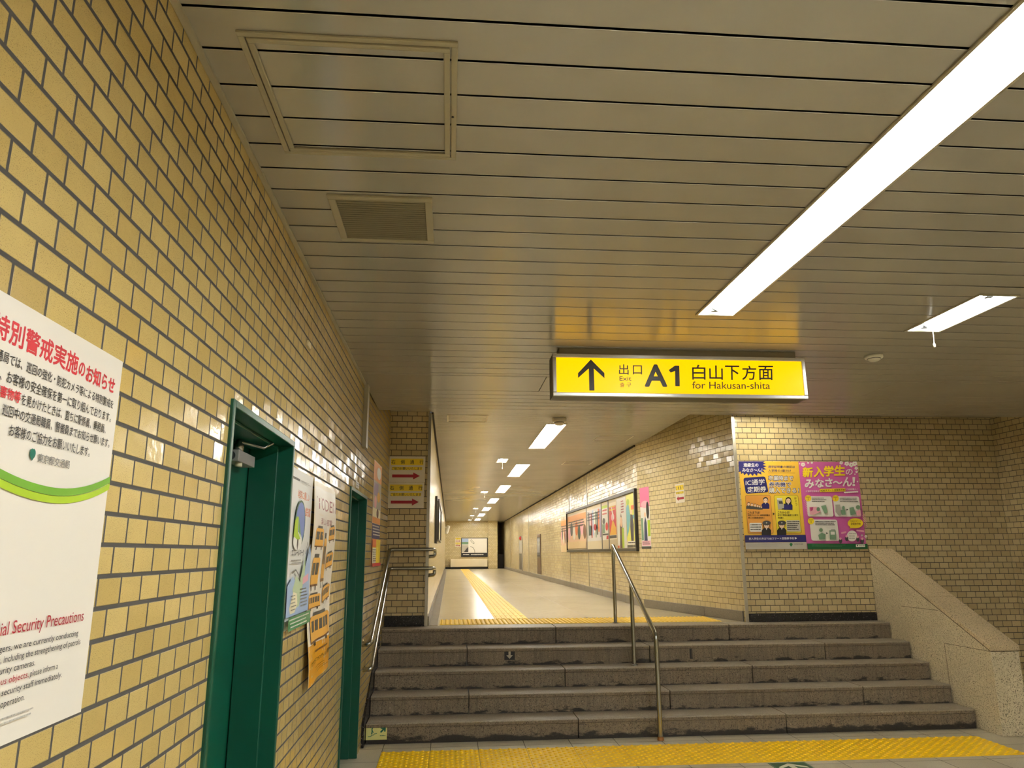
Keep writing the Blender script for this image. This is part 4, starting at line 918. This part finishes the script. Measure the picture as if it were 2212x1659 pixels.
sh.rect('illustration', 0, .68*H, W, H, INK('rose', (226, 120, 160))); sh.disc('illustration', .5*W, .72*H, .4*W, .06*H, PPINK); sh.disc('illustration', .78*W, .62*H, .15*W, .14*H, BLK); sh.poly('illustration', [(.3*W, .12*H), (.65*W, .12*H), (.62*W, .42*H), (.5*W, .52*H), (.36*W, .42*H)], INK('denim', (66, 72, 104))); sh.disc('illustration', .48*W, .55*H, .11*W, .04*H, SKIN)
sh.rect('illustration', .02*W, .14*H, .25*W, .5*H, SGRN); sh.rect('illustration', .72*W, .2*H, .98*W, .46*H, LIME); sh.rect('lettering', .05*W, .05*H, .95*W, .13*H, PPINK); sh.bars('lettering', .1*W, .06*H, .9*W, .12*H, 2, GRY); sh.rect('lettering', 0, 0, W, .04*H, DGREY); sh.finish(t)

t = thing('hydrant_cabinet', 'narrow steel fire hydrant cabinet with red lamp far down the right corridor wall', 'fire hydrant')
mb = MB(); mb.box(XCR-.03, XCR-.001, 28.5, 29.7, .93, 2.24); mb.build('cabinet_body', mat('cabinet_steel', (196, 192, 178), .35, .4), t, bevel=.006)
mb = MB(); mb.box(XCR-.034, XCR-.03, 28.6, 29.6, 1.62, 2.08); mb.build('upper_door', mat('cabinet_pale', (214, 216, 210), .35), t); mb = MB(); mb.box(XCR-.034, XCR-.03, 28.6, 29.6, .98, 1.58); mb.build('lower_door', mat('cabinet_dark', (96, 96, 92), .35), t)
mb = MB(); mb.lathe([(0, .07), (.05, .06), (.075, .02), (.08, 0)], (XCR-.034, 28.9, 2.16), axis=(-1, 0, 0)); mb.build('red_lamp', INK('lamp_red', (214, 30, 30)), t)
t = thing('vending_recess', 'dark brown tall cupboard door far down the right corridor wall beyond the board', 'cupboard')
mb = MB(); mb.box(XCR-.02, XCR-.001, 22.75, 23.65, ZU+.13, 2.17); mb.build('cupboard_door', mat('cupboard_brown', (96, 72, 50), .4), t, bevel=.01); mb = MB(); mb.box(XCR-.024, XCR-.02, 22.85, 23.55, 1.45, 2.08); mb.build('glass_panel', mat('cupboard_glass', (120, 122, 124), .1), t)
# left corridor wall
for ya, yb, za, zb, lab in ((11.2, 11.9, 1.75, 2.45, 'first of two narrow framed boards on the left corridor wall, nearer the steps'), (13.2, 16.9, 1.84, 2.55, 'second of two framed boards on the left corridor wall, longer and farther away')):
    t = thing('framed_board', lab, 'board'); mb = MB()
    for q in ((ya, yb, za, za+.03), (ya, yb, zb-.03, zb), (ya, ya+.04, za+.03, zb-.03), (yb-.04, yb, za+.03, zb-.03)): mb.box(XCL+.001, XCL+.035, *q)
    mb.build('board_frame', FR, t); mb = MB(); mb.box(XCL+.001, XCL+.012, ya+.04, yb-.04, za+.03, zb-.03); mb.build('board_face', mat('board_face_white', (226, 224, 214), .18), t)
t = thing('security_camera', 'white security camera high on the left wall at the far corridor end', 'security camera')
mb = MB(); mb.tube([(XCL+.002, 35.6, 2.82), (XCL+.09, 35.6, 2.80)], .02); mb.build('camera_bracket', WHITEP, t); mb = MB(); mb.lathe([(0, 0), (.075, 0), (.085, .06), (.085, .36), (.06, .40), (0, .40)], (XCL+.05, 35.75, 2.52), axis=(.28, -.15, .9)); mb.build('camera_housing', WHITEP, t)
# far end wall
t = thing('advert_board', 'black-framed advertising board on the far corridor end wall', 'advertising board')
mb = MB(); mb.box(.585, 1.93, YE-.05, YE-.001, 1.42, 2.37); mb.build('board_frame', mat('advert_frame', (40, 38, 40), .35), t, bevel=.006)
sh = Sheet((.585, YE-.051, 1.42), (1, 0, 0), (0, 0, 1), (0, -1, 0)); sh.rect('pictures', .03, .20, 1.31, .92, WHITE); sh.rect('pictures', .03, .66, .36, .91, LBLUE); sh.rect('pictures', .03, .62, .36, .74, SGRN); sh.rect('pictures', .03, .24, .36, .58, SILV); sh.poly('pictures', [(.14, .24), (.36, .24), (.36, .50), (.26, .40)], DGREY)
sh.line('pictures', [(.48, .88), (.56, .80), (.66, .70), (.64, .64), (.52, .74), (.46, .82)], .016, DGREY); sh.line('pictures', [(.46, .52), (.60, .46), (.68, .32), (.70, .16)], .02, DGREY); sh.bars('lettering', .10, .06, .40, .15, 1, WHITE, .5, .1); sh.bars('lettering', .50, .05, 1.2, .15, 1, WHITE, .5, .2); sh.finish(t)
t = thing('low_bench_box', 'long low cream box standing against the far corridor end wall', 'box')
mb = MB(); mb.box(.05, 1.90, YE-.45, YE-.03, ZU+.11, 1.31); mb.build('cream_body', mat('box_cream', (226, 216, 190), .5), t, bevel=.01); mb = MB(); mb.box(.06, 1.89, YE-.43, YE-.04, ZU+.001, ZU+.11); mb.build('dark_plinth', BLACK, t)
o = MB().box(2.45, 2.78, YE+.6, YE+1.0, ZU+.001, 1.55).build('dark_cabinet', mat('far_cabinet', (52, 46, 40), .5), bevel=.01); tag(o, 'dark cabinet in the shadowed passage at the far right corridor end', 'cabinet')

# ================================================================ STICKERS ON STEPS AND FLOOR
def sticker(name, label, O, U, V, N, W, H, ground):
    t = thing(name, label, 'sticker'); sh = Sheet(O, U, V, N); paper(sh, t, W, H, ground, t=.0008); return t, sh
t, sh = sticker('evacuation_sign', 'pale yellow evacuation sign with green arrow on the lowest step by left wall', (-.698, NOSE[0]+.0085, .036), (1, 0, 0), (0, 0, 1), (0, -1, 0), .180, .128, INK('glow_yellow', (226, 220, 140)))
sh.line('step_outline', [(.018, .028), (.045, .028), (.045, .036), (.068, .040), (.068, .046), (.095, .052)], .005, TEAL); sh.line('figure', [(.050, .045), (.054, .072), (.050, .086)], .010, TEAL); sh.line('figure', [(.054, .072), (.066, .058)], .005, TEAL); sh.disc('figure', .053, .093, .006, .007, TEAL)
sh.poly('arrow', [(.120, .062), (.142, .086), (.124, .090), (.124, .104), (.170, .104), (.168, .064), (.156, .064), (.154, .078), (.132, .056)], TEAL); sh.bars('lettering', .120, .024, .168, .038, 1, TEAL, .8, .05); sh.finish(t)
t, sh = sticker('down_arrow_sticker', 'black square sticker with pale down arrow on the fourth step', (.566, NOSE[3]+.0085, .548), (1, 0, 0), (0, 0, 1), (0, -1, 0), .106, .100, INK('sticker_black', (26, 24, 24)))
sh.poly('arrow', [(.042, .088), (.064, .088), (.064, .046), (.086, .046), (.053, .010), (.020, .046), (.042, .046)], INK('arrow_grey', (170, 160, 140))); sh.finish(t)
t, sh = sticker('torn_sticker', 'torn black sticker remnant on the fourth step right of the handrail', (2.484, NOSE[3]+.0085, .530), (1, 0, 0), (0, 0, 1), (0, -1, 0), .030, .104, INK('sticker_black', (26, 24, 24))); sh.rect('ragged_edge', .016, .01, .03, .10, INK('remnant_brown', (70, 60, 48))); sh.finish(t)
t, sh = sticker('floor_arrow_sticker', 'dark green floor sticker with white arrow in front of the tactile strip', (2.483, 5.690, .0008), (1, 0, 0), (0, 1, 0), (0, 0, 1), .300, .290, INK('floor_green', (36, 84, 50)))
for a, b, c, d in ((.008, .282, .292, .284), (.008, .006, .292, .008), (.008, .006, .010, .284), (.290, .006, .292, .284)): sh.rect('white_outline', a, b, c, d, WHITE)
sh.poly('white_arrow', [(.15, .262), (.262, .17), (.262, .128), (.172, .196), (.172, .03), (.128, .03), (.128, .196), (.038, .128), (.038, .17)], INK('sticker_white', (226, 222, 190))); sh.finish(t)

bpy.data.objects.remove(_fo)
